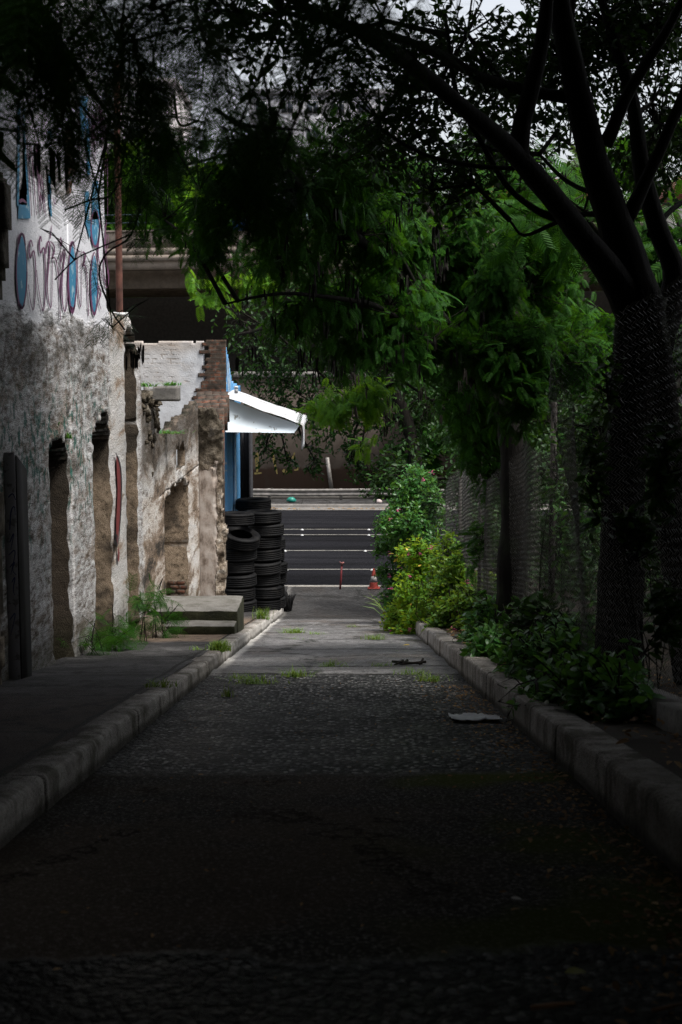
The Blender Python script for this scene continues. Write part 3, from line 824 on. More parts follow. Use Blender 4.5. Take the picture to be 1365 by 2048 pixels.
# sloping brick cap behind the stub
b = B()
zc0, zc1 = -1.24, -0.86
for k in range(5):
    y0 = 29.05 + k * .24; za, zb2 = zc0 + (zc1 - zc0) * k / 5, zc0 + (zc1 - zc0) * (k + .95) / 5
    for j in range(4):
        x0 = -3.05 + j * .165 + (k % 2) * .05; d_ = rng.normal(0, .008)
        b.hexa([(x0, y0, -5.6 if k == 0 else za - .4), (x0 + .158, y0, -5.6 if k == 0 else za - .4), (x0 + .158, y0 + .232, za - .5), (x0, y0 + .232, za - .5), (x0, y0, za + d_), (x0 + .158, y0, za + d_), (x0 + .158, y0 + .232, zb2 + d_), (x0, y0 + .232, zb2 + d_)])
obj_ = b.make("brick_cap", BRICK, house)
# brick infill patch in the reveal
b = B()
for r_ in range(5):
    for c_ in range(2):
        x0 = -3.28 + c_ * .17 + (r_ % 2) * .05
        b.box(x0, x0 + .155, 26.56, 26.60, -4.75 + r_ * .085, -4.75 + r_ * .085 + .075, .006)
b.make("brick_patch", BRICK, house)
# lintel stub sticking out at the top of the third bay
b = B(); p = at(338, 786, 21.4)
V, Q = grid_slab((XW - .1, 21.3, 0), (1, 0, 0), (0, 0, 1), (0, -1, 0), np.linspace(0, .52, 12), np.linspace(p[2] - .12, p[2] + .10, 7),
                 lambda u, v: v < p[2] + .08 + .03 * vnoise(u, 0, 0, 9, 2, 3), lambda u, v: .012 * vnoise(u, v, 0, 9, 3, 5), 0.3)
obj("lintel_stub", V, [Q], CONC, house)
# rubble crust on the third bay's head
b = B()
for k in range(90):
    yy = rng.uniform(20.45, 22.25); zt2 = -0.62 - (yy - 20.36) * .1
    c = np.array([XW + rng.uniform(-.5, .03), yy, zt2 + rng.uniform(-.05, .05)]) if k > 50 else np.array([XW + rng.uniform(-.04, .015), yy, zt2 - abs(rng.normal(0, .35))])
    s = rng.uniform(.025, .075)
    V_, q_ = lathe([(.001, -.9), (.8, -.6), (1, .1), (.7, .7), (.001, .85)], 6)
    V_ = V_ * s * rng.uniform(.6, 1.4, 3); V_ += .8 * s * np.stack([vnoise(V_[:, 0] * 30 + k, V_[:, 1] * 30, V_[:, 2] * 30 + a, 1, 2, 7) for a in (0, 9, 17)], 1)
    b.add(V_ + c, q_)
b.make("rubble_crust", RUBBLE, house)["kind"] = "stuff"
# slim pilaster at the near end of the front
b = B(); pa, pb = at(15, 1100, 12.0), at(34, 1100, 12.0)
zt = at(28, 905, 12)[2]
X0, X1 = pa[0] - .1, pb[0]
b.hexa([(X0, 12, zr(12)), (X1, 12, zr(12)), (X1, 12.42, zr(12.4)), (X0, 12.42, zr(12.4)), (X0, 12, zt), (X1, 12, zt), (X1, 12.42, zt - .16), (X0, 12.42, zt - .16)])
pil = b.make("pilaster", m_paint("pilaster_grey", (0.26, 0.25, 0.26), (0.09, 0.08, 0.075), .55, 10), house)
b = B(); b.hexa([(X1 + .003, 12.02, zr(12)), (X1 + .012, 12.02, zr(12)), (X1 + .012, 12.42, zr(12.4)), (X1 + .003, 12.42, zr(12.4)),
                 (X1 + .003, 12.02, zt - .02), (X1 + .012, 12.02, zt - .02), (X1 + .012, 12.42, zt - .18), (X1 + .003, 12.42, zt - .18)])
b.make("dark_side_plate", m_plain("side_black", (0.018, 0.016, 0.015), .9), house)  # thin near-black plate on the pilaster's side face

# -- spray paint on the front
def ribbon(bld, pts, w, proj):
    P = np.array(pts, float)
    # Chaikin smoothing
    for _ in range(2):
        Qp = np.empty((2 * len(P) - 2, 2)); Qp[0::2] = .75 * P[:-1] + .25 * P[1:]; Qp[1::2] = .25 * P[:-1] + .75 * P[1:]
        P = np.vstack([P[:1], Qp, P[-1:]])
    T = np.gradient(P, axis=0); T /= np.linalg.norm(T, axis=1)[:, None] + 1e-9
    Nn = np.stack([-T[:, 1], T[:, 0]], 1)
    ww = w * (0.8 + 0.3 * np.sin(np.linspace(0, 5, len(P))))[:, None] / 2
    A, Bp = P + Nn * ww, P - Nn * ww
    V = [proj(*a) for a in A] + [proj(*a) for a in Bp]
    n = len(P)
    bld.add(V, [(i, i + 1, n + i + 1, n + i) for i in range(n - 1)])
def blob(bld, pts, proj):
    V = [proj(*p) for p in pts]
    c = np.mean(V, 0); n = len(V)
    bld.add(V + [c], [], [(i, (i + 1) % n, n) for i in range(n)])
def ell(cx_, cy_, rx, ry, n=28, p=1.25):
    a = np.linspace(0, 2 * math.pi, n, endpoint=False)
    return [(cx_ + rx * np.sign(np.cos(t)) * abs(np.cos(t)) ** p, cy_ + ry * np.sin(t)) for t in a]
def pj1(off):
    return lambda x, y: at_x(20 + x / 6.205, 440 + y / 6.205, XW + off)
def pj2(off):
    return lambda x, y: at_x(20 + x / 6.02, 100 + y / 6.02, XW + off)
blue = []
for e in ((150, 640, 62, 440), (780, 720, 44, 400), (1050, 790, 42, 350), (1062, 100, 48, 215)):
    bb = B(); blob(bb, ell(*e), pj1(.0065)); blue.append(bb)
bb = B(); blue.append(bb); blob(bb, [(930, 0), (1000, 0), (1010, 160), (990, 230), (965, 120)], pj1(.0065))
for P_ in ([(102, 600), (128, 600), (122, 1230), (112, 1880), (88, 1880)], [(160, 700), (186, 700), (192, 1100), (250, 2030), (100, 2030), (108, 1860), (210, 1870), (180, 1300)],
           [(838, 560), (945, 560), (905, 980), (880, 1080), (850, 980)], [(925, 820), (965, 820), (970, 1500), (935, 1500)], [(1000, 1580), (1065, 1580), (1085, 2040), (990, 2040)],
           [(440, 150), (470, 150), (470, 330), (440, 330)], [(460, 950), (500, 950), (520, 1060), (480, 1060)], [(470, 1500), (490, 1500), (510, 2020), (488, 1990), (468, 1800)], [(905, 1700), (955, 1700), (955, 2040), (915, 2040)]):
    bb = B(); blob(bb, P_, pj2(.0065)); blue.append(bb)
for bb in blue: bb.make("graffiti_fill", GRAF_B, house)
pur = []
for e in ((150, 640, 66, 465), (780, 720, 49, 440), (1050, 790, 46, 390), (1062, 100, 52, 235)):
    E = ell(*e); bb = B(); pur.append(bb); ribbon(bb, E + E[:1], 17, pj1(.0085))
for pts, w in (
    ([(110, 300), (125, 190), (150, 165), (180, 200), (195, 320)], 26),
    ([(120, 1040), (150, 1100), (185, 1050)], 26), ([(755, 330), (780, 255), (805, 330)], 24), ([(760, 1070), (782, 1125), (805, 1060)], 24),
    ([(285, 330), (265, 230), (242, 300), (240, 430), (255, 495), (298, 345), (320, 500), (325, 760), (310, 1050), (287, 1145), (255, 1000), (230, 800)], 14),
    ([(395, 270), (385, 185), (365, 260), (370, 380), (385, 425), (425, 305), (442, 500), (446, 800), (435, 1050), (415, 1155), (380, 1000), (345, 750), (335, 620)], 14),
    ([(450, 420), (460, 300), (485, 250), (502, 330), (480, 600), (463, 800), (480, 1000), (510, 1118), (526, 1000), (530, 500)], 14),
    ([(503, 230), (515, 120), (525, 60)], 10),
    ([(505, 265), (568, 335), (522, 500), (528, 470), (572, 470), (600, 650), (620, 900), (630, 1240)], 14),
    ([(632, 215), (648, 280), (632, 335), (616, 280), (632, 215)], 12), ([(628, 370), (625, 700), (622, 1160)], 9),
    ([(640, 520), (668, 345), (692, 400), (660, 600), (645, 850), (660, 1080), (688, 1158), (712, 1050), (720, 800), (725, 600)], 13),
    ([(848, 340), (840, 600), (850, 900), (878, 1122), (895, 950), (890, 370)], 9),
    ([(905, 390), (948, 425), (908, 575), (940, 560), (962, 700), (980, 1190)], 16),
    ([(1130, 0), (1105, 250), (1090, 420), (1130, 600), (1145, 760)], 14),
    ([(1200, 0), (1175, 300), (1165, 700), (1210, 885), (1236, 700), (1200, 500), (1185, 300), (1208, 150), (1232, 260), (1190, 420), (1222, 650), (1180, 800)], 10),
    ([(1105, 820), (1138, 920), (1100, 1000), (1132, 1110)], 12)):
    bb = B(); pur.append(bb); ribbon(bb, pts, w * 1.15, pj1(.0085))
for x0, x1, y0, y1 in ((205, 265, 1030, 2000), (255, 320, 1150, 1990), (318, 360, 1100, 1960), (345, 375, 1300, 1990), (380, 435, 1500, 1990), (365, 420, 1700, 1960), (375, 380, 120, 300), (430, 435, 120, 320),
                       (945, 965, 780, 1100), (985, 1000, 760, 1300), (1010, 1030, 760, 1400), (1045, 1060, 700, 1250), (1080, 1090, 640, 1150), (1105, 1120, 600, 1300), (1140, 1150, 760, 1500), (1165, 1180, 800, 2000), (830, 836, 560, 1500)):
    bb = B(); pur.append(bb); ribbon(bb, [(x0, y0), ((x0 + x1) / 2 + 5, (y0 + y1) / 2), (x1, y1)], 13, pj2(.0085))
bb = B(); pur.append(bb); ribbon(bb, [(525, 1790), (548, 1880), (568, 1790)], 10, pj2(.0085))
bb = B(); pur.append(bb); ribbon(bb, [(115, 1830), (150, 1800), (200, 1840)], 40, pj2(.0085))
for bb in pur: bb.make("graffiti_outline", GRAF_P, house)
# exposed brown brick strip high on the front
b = B()
for P_ in ([(665, 60), (760, 60), (770, 480), (660, 480)], [(670, 900), (760, 900), (790, 1500), (672, 1560)], [(690, 1600), (760, 1560), (740, 1720), (680, 1750)]):
    blob(b, P_, pj2(.005))
b.make("bare_brick", BRICK, house)
red = B()
pjf = lambda x, y: at_x(x, y, XW + .016)
blob(red, [(233, 908), (240, 925), (243, 960), (243, 1000), (240, 1050), (236, 1085), (233, 1100), (233, 1040), (236, 980), (234, 940)], pjf)
blob(red, [(237, 1092), (240, 1105), (239, 1125), (236, 1120)], pjf)
red.make("graffiti_flame", GRAF_R, house)
k_ = B()
ribbon(k_, [(232, 905), (241, 925), (244, 960), (243, 1010), (239, 1075), (234, 1100), (231, 1060)], 2.2, lambda x, y: at_x(x, y, XW + .019))
ribbon(k_, [(229, 1090), (236, 1060), (233, 1110)], 2.0, lambda x, y: at_x(x, y, XW + .019))
k_.make("graffiti_outline", GRAF_K, house)
nv = []
pjp = lambda x, y: at(x, y, 11.995)
for pts in ([(17, 995), (26, 985), (32, 1000)], [(20, 1060), (22, 1020), (30, 1010), (31, 1030)], [(20, 1085), (30, 1060), (22, 1100)], [(18, 1110), (34, 1095), (22, 1150)], [(20, 1135), (32, 1120), (24, 1140), (33, 1150)], [(24, 1165), (32, 1150), (26, 1180), (30, 1190)], [(20, 1240), (34, 1220), (22, 1270)]):
    bb = B(); ribbon(bb, pts, 1.8, pjp); bb.make("graffiti_scrawl", GRAF_N, house)
# blue brush stroke at the foot of the far bay
b = B(); q0, q1 = at(380, 1165, 28.44), at(384, 1200, 28.44)
b.box(q0[0], q1[0], 28.38, 28.43, q1[2], q0[2]); b.make("blue_stroke", GRAF_N, house)

# white pipe on the wall head, rusty pole behind
b = B(); a0, a1 = at(222, 627, 18.6), at(255, 629, 18.6)
b.tube([a0, (a0 + a1) / 2 + (0, 0, -.004), a1], .024, 12); 
b.tube([a1 + (-.012, 0, 0), a1 + (.012, 0, 0)], .029, 12)
b.tube([a0 + (-.012, 0, -.02), a0 + (.0, 0, -.12)], .024, 10)
tag(b.make("drain_pipe", PIPEW), "short white plastic pipe lying on the mossy head of the ruined wall", "pipe")
pole = thing("rusty_pole", (at(238, 620, 24)[0], 24, zr(24)), "tall rust brown metal pole rising behind the graffiti wall", "pole")
b = B(); b.tube([at(243, 1150, 24), at(240, 640, 24), at(236, 330, 24), at(233, 120, 24)], [.062, .058, .055, .05], 12); b.make("shaft", RUST, pole)
b = B(); b.tube([at(240, 660, 24) + (0, 0, -.06), at(240, 660, 24) + (0, 0, .06)], .075, 12); b.make("collar", RUST, pole); b = B(); b.tube([at(235, 300, 24) + (0, 0, -.05), at(235, 300, 24) + (0, 0, .05)], .07, 12); b.make("collar", RUST, pole)

# dark old wall end, nearest on the left
nw = thing("old_wall", (-3.1, 11.3, zr(11.3)), "dark ragged end of an old wall at the left edge, nearest the camera", "wall")
def nw_mask(u, v):
    e = np.interp(v, [-2.6, -1.6, -0.9, -0.3, 0.35, 0.75, 1.25, 1.6], [.30, .32, .33, .27, .33, .46, .44, .30])
    return (u < e + .05 * vnoise(0, v, 0, 3.5, 4, 61)) & (v < 1.55 + .1 * vnoise(u, 0, 0, 4, 2, 9)) & (v > zr(11.3))
V, Q = grid_slab((-3.1, 11.3, 0), (1, 0, 0), (0, 0, 1), (0, -1, 0), np.arange(-1.6, .7, .03), np.arange(-2.9, 1.8, .05), nw_mask, lambda u, v: .05 * vnoise(u, v, 0, 4, 4, 62) + .02 * vnoise(u, v, 0, 14, 2, 63), .25)
obj("wall_end", V, [Q], RUBBLE, nw)

V, Q = grid_slab((-3.32, 0, 0), (0, 1, 0), (0, 0, 1), (1, 0, 0), np.arange(-12, 11.5, .25), np.arange(-3.5, 3.4, .25), lambda u, v: (v < 3.0) & (v > zra(u)), lambda u, v: .03 * vnoise(u, v, 0, 2, 3, 64), .3)
obj("unseen_wall_run", V, [Q], RUBBLE, nw)  # unseen length of wall, added to block side light on the near ground

# ------------------------------------------------------------------ blue workshop with lean-to canopy
YB, XB = 32.0, -2.57
shop = thing("blue_workshop", (XB - 1.5, 34, zr(34)), "blue and white workshop with a white sheet covered lean-to canopy over stacked tyres", "workshop")
ztop = at(350, 684, YB)[2]
def end_mask(u, v):
    edge = 2.0 + .0 * u
    return (v < ztop + .04 * vnoise(u, 0, 0, 3, 3, 71)) & (u < 2.13 - 0.0 * v)
V, Q = grid_slab((-5.2, YB, 0), (1, 0, 0), (0, 0, 1), (0, -1, 0), np.arange(0, 2.2, .04), np.arange(-6.1, ztop + .2, .05), end_mask,
                 lambda u, v: .012 * vnoise(u, v, 0, 5, 4, 72), .2)
obj("end_wall", V, [Q], WHITEBACK, shop)
# toothed brick corner
def tooth(u, v):
    row = np.floor((ztop - v) / .085).astype(int)
    w = np.array([.50, .40, .56, .37, .47, .42])[row % 6] + .05 * vnoise(row * 1.0, 0, 0, .9, 2, 5) + np.clip((ztop - v - .35) * .25, 0, .35)
    return (u > .9 - w) & (v < ztop + .05) & (v > -1.6)
V, Q = grid_slab((XB - .9, YB - .015, 0), (1, 0, 0), (0, 0, 1), (0, -1, 0), np.arange(0, .905, .03), np.arange(-1.7, ztop + .1, .0283), tooth, lambda u, v: .012 + .012 * vnoise(u, np.floor(v / .085), 0, 9, 2, 6), .1)
obj("brick_corner", V, [Q], BRICK, shop)
# street-side face: gable wedge, doorway and posts
def side_mask(u, v):
    top = np.interp(u, [32.0, 33.6, 36.7], [ztop - .05, -0.75, -0.95])
    door = (u > 34.0) & (u < 36.3) & (v < -1.9)
    return (v < top) & ~door
V, Q = grid_slab((XB, 0, 0), (0, 1, 0), (0, 0, 1), (1, 0, 0), np.arange(32.0, 36.71, .1), np.arange(-6.1, .3, .08), side_mask, lambda u, v: .012 * vnoise(u, v, 0, 4, 3, 75), .2)
obj("side_wall", V, [Q], BLUE, shop)
pk = B()
for k in range(9):                       # flaking pale coat, raised a few millimetres
    y0 = rng.uniform(32.05, 33.0); z0 = rng.uniform(-1.6, -.1)
    a = np.linspace(0, 2 * math.pi, 11, endpoint=False); rr = rng.uniform(.5, 1, 11)
    blob(pk, [(y0 + .18 * rr[i] * math.cos(a[i]), z0 + .35 * rr[i] * math.sin(a[i])) for i in range(11)], lambda yy, zz: np.array([XB + .012 + .0005 * k, yy, min(zz, np.interp(yy, [32, 33.6], [ztop - .07, -.8]))]))
pk.make("paint_flakes", PALEBLUE, shop)
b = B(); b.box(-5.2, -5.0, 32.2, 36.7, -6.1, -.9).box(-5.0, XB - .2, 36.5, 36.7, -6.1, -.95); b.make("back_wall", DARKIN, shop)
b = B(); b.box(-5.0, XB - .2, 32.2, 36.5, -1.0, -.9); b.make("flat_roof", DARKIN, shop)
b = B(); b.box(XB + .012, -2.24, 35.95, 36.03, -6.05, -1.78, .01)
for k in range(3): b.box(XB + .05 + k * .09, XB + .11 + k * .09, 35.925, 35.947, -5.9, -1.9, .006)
b.box(-2.30, -2.24, 35.4, 35.92, -6.05, -1.78, .01); b.make("dark_fill_panel", DARKIN, shop)  # made-up dark panel standing in for the shaded doorway interior
b = B(); b.box(XB + .012, XB + .06, 33.7, 34.0, -6.03, -1.75, .01); b.make("door_jamb", PALEBLUE, shop)
# canopy
YC0, YC1 = 30.9, 34.4
def cz(px, py): return at(px, py, YC0)
tl, bl, br_, tr = cz(440, 792), cz(452, 864), cz(589, 866), cz(600, 850)
can = B()
def plate(bld, pts, y0, y1):
    n = len(pts); V = [(p[0], y0, p[2]) for p in pts] + [(p[0], y1, p[2]) for p in pts]
    bld.add(V, [(i, (i + 1) % n, n + (i + 1) % n, n + i) for i in range(n)], [(0, i, i + 1) for i in range(1, n - 1)] + [(n, n + i + 1, n + i) for i in range(1, n - 1)])
plate(can, [bl, br_, tr, cz(520, 822), tl], YC0, YC0 + .03)
can.make("fascia_board", FASCIA, shop)
b = B(); b.box(bl[0], br_[0] + .02, YC0 + .03, YC1, bl[2] + .03, bl[2] + .055); b.box(br_[0] - .01, br_[0] + .02, YC0 + .03, YC1, br_[2], tr[2] - .01)
for k in range(5): b.box(bl[0], br_[0] - .02, YC0 + .3 + k * .75, YC0 + .36 + k * .75, bl[2] - .03, bl[2] + .03)
b.make("soffit", m_plain("soffit_grey", (0.12, 0.14, 0.16), .8), shop)
# draped sheet: rolls over the roof slope and hangs at the outer corner
nu, nv_ = 40, 26
us, vv = np.linspace(0, 1, nu), np.linspace(0, 1, nv_)
Lx0, Lz0, Lx1, Lz1 = tl[0] - .05, tl[2] + .05, tr[0] + .03, tr[2] + .03
V = np.zeros((nu, nv_, 3))
for i, u in enumerate(us):
    for j, w in enumerate(vv):
        y = YC0 - .03 + w * (YC1 - YC0)
        s = min(u / .84, 1.0)
        x = Lx0 + (Lx1 - Lx0) * s; z = Lz0 + (Lz1 - Lz0) * s + .004 * math.sin(s * 9)
        if u > .84:
            dr = (u - .84) / .16
            hang = (.56 if w < .22 else .10 + .05 * math.sin(w * 14)) * dr
            z -= hang; x += .03 * math.sin(dr * 3 + w * 25) + .02
        z += .008 * float(vnoise(x * 2, y * 2, 0, 2.2, 3, 81)) + .02 * w
        if j == 0: z -= .015 + .012 * math.sin(u * 17)
        V[i, j] = (x, y, z)
idx = np.arange(nu * nv_).reshape(nu, nv_)
q = np.stack([idx[:-1, :-1], idx[1:, :-1], idx[1:, 1:], idx[:-1, 1:]], -1).reshape(-1, 4)
sh = obj("cover_sheet", V.reshape(-1, 3), [q], CLOTH, shop, True)
md = sh.modifiers.new("thick", 'SOLIDIFY'); md.thickness = .008; md.offset = 1
b = B(); c0 = cz(472, 776); b.tube([c0 + (0, .1, -.12), c0 + (0, .1, .0)], .04, 10); b.tube([c0 + (0, .1, 0), c0 + (0, .1, .04)], [.055, .03], 10); b.make("vent_cap", CLOTH, shop)
# wall behind hanging torn paint sheet at the stub
b = B()

# ------------------------------------------------------------------ concrete steps
ZS = at(470, 1222, 20.4)[2]
st = thing("concrete_steps", (-1.9, 20.4, zr(20.4) + KERB_H), "two mossy concrete steps on the left pavement in front of the ruined house", "steps")
XR = at(474, 1260, 20.2)[0]
def step_block(name, x0, x1, y0, y1, z0, z1, sd):
    us = np.linspace(0, 1, 26); vs2 = np.linspace(0, 1, 16)
    b = B(); n = 10
    P = []
    # rounded box from a subdivided cube with worn edges
    def face(o, a, c, na, nc):
        g = [(o + a * i / na + c * j / nc) for i in range(na + 1) for j in range(nc + 1)]
        return np.array(g), [(i * (nc + 1) + j, (i + 1) * (nc + 1) + j, (i + 1) * (nc + 1) + j + 1, i * (nc + 1) + j + 1) for i in range(na) for j in range(nc)]
    O = np.array([x0, y0, z0]); X = np.array([x1 - x0, 0, 0]); Y = np.array([0, y1 - y0, 0]); Z = np.array([0, 0, z1 - z0])
    for o, a, c, na, nc in ((O, X, Z, 24, 10), (O + Y, X, Z, 24, 10), (O, Y, Z, 24, 10), (O + X, Y, Z, 24, 10), (O + Z, X, Y, 24, 24)):
        V_, q_ = face(o, a, c, na, nc)
        b.add(V_, q_)
    V, Fs = b.out()
    c = np.array([(x0 + x1) / 2, (y0 + y1) / 2, (z0 + z1) / 2]); h = np.array([x1 - x0, y1 - y0, z1 - z0]) / 2
    d = (V - c); rr = .03
    inner = np.clip(d, -(h - rr), h - rr); off = d - inner; ln = np.linalg.norm(off, axis=1)[:, None]
    V = c + inner + np.where(ln > 0, off / np.maximum(ln, 1e-9) * np.minimum(ln, rr), 0)
    for ax, s in ((0, 1), (1, 2), (2, 3)):
        V[:, ax] += .012 * vnoise(V[:, 0], V[:, 1], V[:, 2], 5, 3, sd + s)
    return obj(name, V, Fs, STEPM, st, True)
step_block("upper_step", -2.83, XR, 20.42, 21.75, zr(21.7), ZS, 90)
step_block("lower_step", -2.83, XR - .012, 20.0, 20.50, zr(20.4), at(470, 1252, 20.0)[2], 95)

# ------------------------------------------------------------------ tyres
def tyre_mesh():
    R0, W, Ri = .425, .275, .235
    h = W / 2
    prof = [(Ri, -h * .72), (Ri + .02, -h * .80), (Ri + .05, -h * .90), (Ri + .10, -h), (R0 - .05, -h * .97), (R0 - .015, -h * .86), (R0, -h * .72)]
    for z in (-.45, -.15, .15, .45):
        prof += [(R0, h * (z - .06)), (R0 - .007, h * (z - .05)), (R0 - .007, h * (z + .05)), (R0, h * (z + .06))]
    prof += [(R0, h * .72), (R0 - .015, h * .86), (R0 - .05, h * .97), (Ri + .10, h), (Ri + .05, h * .90), (Ri + .02, h * .80), (Ri, h * .72),
             (Ri + .015, h * .55), (Ri + .10, h * .75), (R0 - .04, h * .6), (R0 - .03, 0), (R0 - .04, -h * .6), (Ri + .10, -h * .75), (Ri + .015, -h * .55)]
    V, q = lathe(prof, 44, True)
    return mesh_data("tyre", V, [np.array(q)], True)
TY = tyre_mesh(); TY.materials.append(TYREM)
ORD = ["lowest", "second from the ground", "third from the ground", "fourth from the ground", "fifth from the ground", "sixth from the ground", "seventh from the ground", "eighth from the ground", "ninth from the ground"]
STK = [(-2.24, 30.2, 7, "front stack against the broken wall stub"), (-2.13, 32.2, 8, "middle stack behind the front stack"),
       (-1.72, 31.1, 8, "outer stack beside the kerb"), (-2.12, 33.75, 9, "rear stack under the canopy"), (-1.72, 33.0, 6, "short rear stack nearest the street")]
TH = .278
for si, (sx, sy, cnt, desc) in enumerate(STK):
    z = zr(sy) + KERB_H
    for k in range(cnt):
        t_ = bpy.data.objects.new("tyre", TY); COL.objects.link(t_)
        dx, dy = rng.normal(0, .032), rng.normal(0, .03)
        t_.location = (sx + dx, sy + dy, z + TH * (k + .5)); t_.rotation_euler = (rng.normal(0, .02), rng.normal(0, .02), rng.uniform(0, 6.28)); q_ = rng.uniform(.93, 1.03); t_.scale = (q_, q_, 1.0)
        lab = f"{'topmost' if k == cnt - 1 else ORD[k]} black tyre in the {desc}"
        if si == 0 and k == cnt - 2:
            t_.rotation_euler = (R(17), R(-7), 1.0); t_.location = (sx + .10, sy - .10, z + TH * (k + .5) + .07)
            lab = "tilted black tyre showing its open centre, second from the top of the front stack"
        if si == 0 and k == cnt - 1: t_.location = (sx - .05, sy + .12, z + TH * (k + .5) + .19)
        tag(t_, lab, "tyre", "used tyres stacked on the pavement")
        ORG[t_.name] = np.array(t_.location)
# torn rubber scrap by the stacks
b = B()
c = np.array([-1.30, 33.6, Z_FLAT])
for k in range(9):
    a = rng.uniform(0, 6.28); l = rng.uniform(.3, .62)
    p0 = c + (rng.uniform(-.08, .08), rng.uniform(-.2, .2), 0)
    P_ = [p0, p0 + (.05 * math.cos(a), .05 * math.sin(a), l * .6), p0 + (.12 * math.cos(a) + .03, .1 * math.sin(a), l)]
    b.tube(P_, [.06, .05, .015], 6)
tag(b.make("rubber_scrap", TYREM), "torn black rubber scrap standing at the foot of the tyre stacks", "scrap")

# ------------------------------------------------------------------ street furniture
def cone(loc):
    t = thing("traffic_cone", loc, "small red and white striped traffic cone at the alley's street end", "traffic cone")
    x, y, z = loc; H = .53
    def r_at(h): return .125 - (.125 - .022) * h / H
    def band(n, m, h0, h1, e):
        V, q = lathe([(r_at(h0) + e - .006, h0), (r_at(h0) + e, h0 + .001), (r_at(h1) + e, h1 - .001), (r_at(h1) + e - .006, h1)], 24)
        obj(n, V + np.array(loc), [np.array(q)], m, t, True)
    V, q = lathe([(.125, .03), (.118, .06), (.025, H - .01), (.018, H), (.001, H)], 24); obj("cone_body", V + np.array(loc), [np.array(q)], CONE_R, t, True)
    band("reflective_band", CONE_W, .17, .33, .004)
    b = B(); b.box(x - .16, x + .16, y - .16, y + .16, z, z + .03, .01); b.make("base", CONE_R, t)
cone((at(748, 1180, 36.7)[0], 36.7, Z_FLAT + .005))
rp = thing("red_post", (at(680, 1180, 36.6)[0], 36.6, Z_FLAT), "thin maroon post with a bent torn top at the end of the alley", "post")
b = B(); q0, q1 = at(680, 1183, 36.6), at(684, 1130, 36.6); b.tube([q0 - (0, 0, .02), (q0 + q1) / 2 + (.006, 0, 0), q1], [.027, .025, .022], 10); b.make("shaft", REDM, rp)
b = B(); b.tube([q1 - (0, 0, .02), q1 + (.01, 0, .05), q1 + (.055, -.02, .07)], [.03, .035, .02], 8); b.tube([q1 + (0, 0, .03), q1 + (-.05, 0, .085)], [.025, .012], 6); b.make("torn_top", m_plain("torn_tape", (.30, .12, .11), .7), rp)

for Yl, xs in ((40.72, (573, 745)), (44.62, (571, 731)), (48.5, (605, 738)), (50.0, (605, 738))):
    for xp in xs:
        r_ = ray(xp, 1100); X = (xp - CXP) / F_PX * Yl * 1.01
        V, q = lathe([(.001, .034), (.04, .032), (.085, .012), (.095, 0)], 12)
        o = obj("road_stud", V * np.array([.6, .6, 1.2]) + np.array([X, Yl, Z_STREET + .005]), [np.array(q)], m_stud if 'm_stud' in globals() else globals().setdefault('m_stud', m_plain("stud_white", (.5, .5, .49), .4)), None, True)
        side = "left" if xp < 650 else "right"
        nm = {40.72: "nearest lane line", 44.62: "second nearest lane line", 48.5: "nearer paired centre line", 50.0: "farther paired centre line"}[Yl]
        tag(o, f"white reflective stud on the {nm}, {side} of its two", "road stud", "reflective studs on the street")

# far side: guard rail, low kerb wall, painted retaining wall, litter
gr = thing("guard_rail", (-2, 59, Z_STREET + .11), "low rusty grey steel guard rail on the street's far pavement", "guard rail")
b = B(); zc = Z_STREET + .44
prof = [(0, -.155), (-.05, -.12), (-.05, -.06), (0, -.02), (0, .02), (-.05, .06), (-.05, .12), (0, .155)]
xs = np.linspace(-16, 4.6, 24)
V = [(x, 59 + p[0], zc + p[1] + .01 * math.sin(x)) for x in xs for p in prof]
b.add(V, [(i * 8 + k, i * 8 + k + 1, (i + 1) * 8 + k + 1, (i + 1) * 8 + k) for i in range(len(xs) - 1) for k in range(7)]); b.make("beam", STEEL, gr)
for x in np.arange(-15, 4.6, 3.0):
    b = B(); b.box(x - .06, x + .06, 59.02, 59.14, Z_STREET + .1, zc + .16, .008); b.make("rail_post", STEEL, gr)
b = B(); b.box(-30, 8, 59.6, 59.85, Z_STREET + .1, Z_STREET + .36, .03)
tag(b.make("kerb_wall", CONC_LT), "low pale concrete upstand running behind the guard rail", "low wall")
rw = thing("retaining_wall", (-2, 62.5, Z_STREET), "tan retaining wall with faded yellow letters and a brown painted base", "wall")
def m_rw():
    t = NT("retaining_paint"); z = t.sep()[2]; n = t.noise(1.5, 6, .65); s = t.noise(1, 4, .6, v=t.scl((3, 3, .4)))
    col = t.ramp(n, [(.3, (.075, .058, .046)), (.7, (.13, .105, .085))])
    e = t.math('SUBTRACT', 1.0, t.ss(t.math('ADD', z, t.math('MULTIPLY', n, .5)), Z_STREET + 1.35, Z_STREET + 1.5))
    col = t.mix(e, col, (.055, .034, .024)); col = t.mix(t.math('MULTIPLY', t.ss(s, .55, .7), .5), col, (.06, .05, .04))
    return t.out(col, .9, nrm=t.bump(n, .4, .03), spec=.2)
b = B(); b.box(-60, 60, 62.5, 63.2, Z_STREET - .1, -1.2, .03); b.make("wall_face", m_rw(), rw)
b = B(); b.box(-60, 60, 62.35, 63.3, -1.197, -.95, .03); b.make("coping", CONC, rw)
ye = B(); pjw = lambda x, y: at(x, y, 62.485)
for pts, w in (([(514, 905), (515, 946)], 7), ([(509, 947), (524, 946)], 4), ([(574, 905), (582, 925), (590, 905)], 5), ([(566, 940), (577, 947)], 6), ([(592, 925), (598, 940), (588, 940)], 4), ([(545, 905), (555, 948)], 5)):
    ribbon(ye, pts, w, pjw)
ye.make("painted_letters", GRAF_Y, rw)
b = B(); a0, a1 = at(655, 915, 62.2), at(664, 984, 62.2); b.tube([a0, a1], .09, 8)
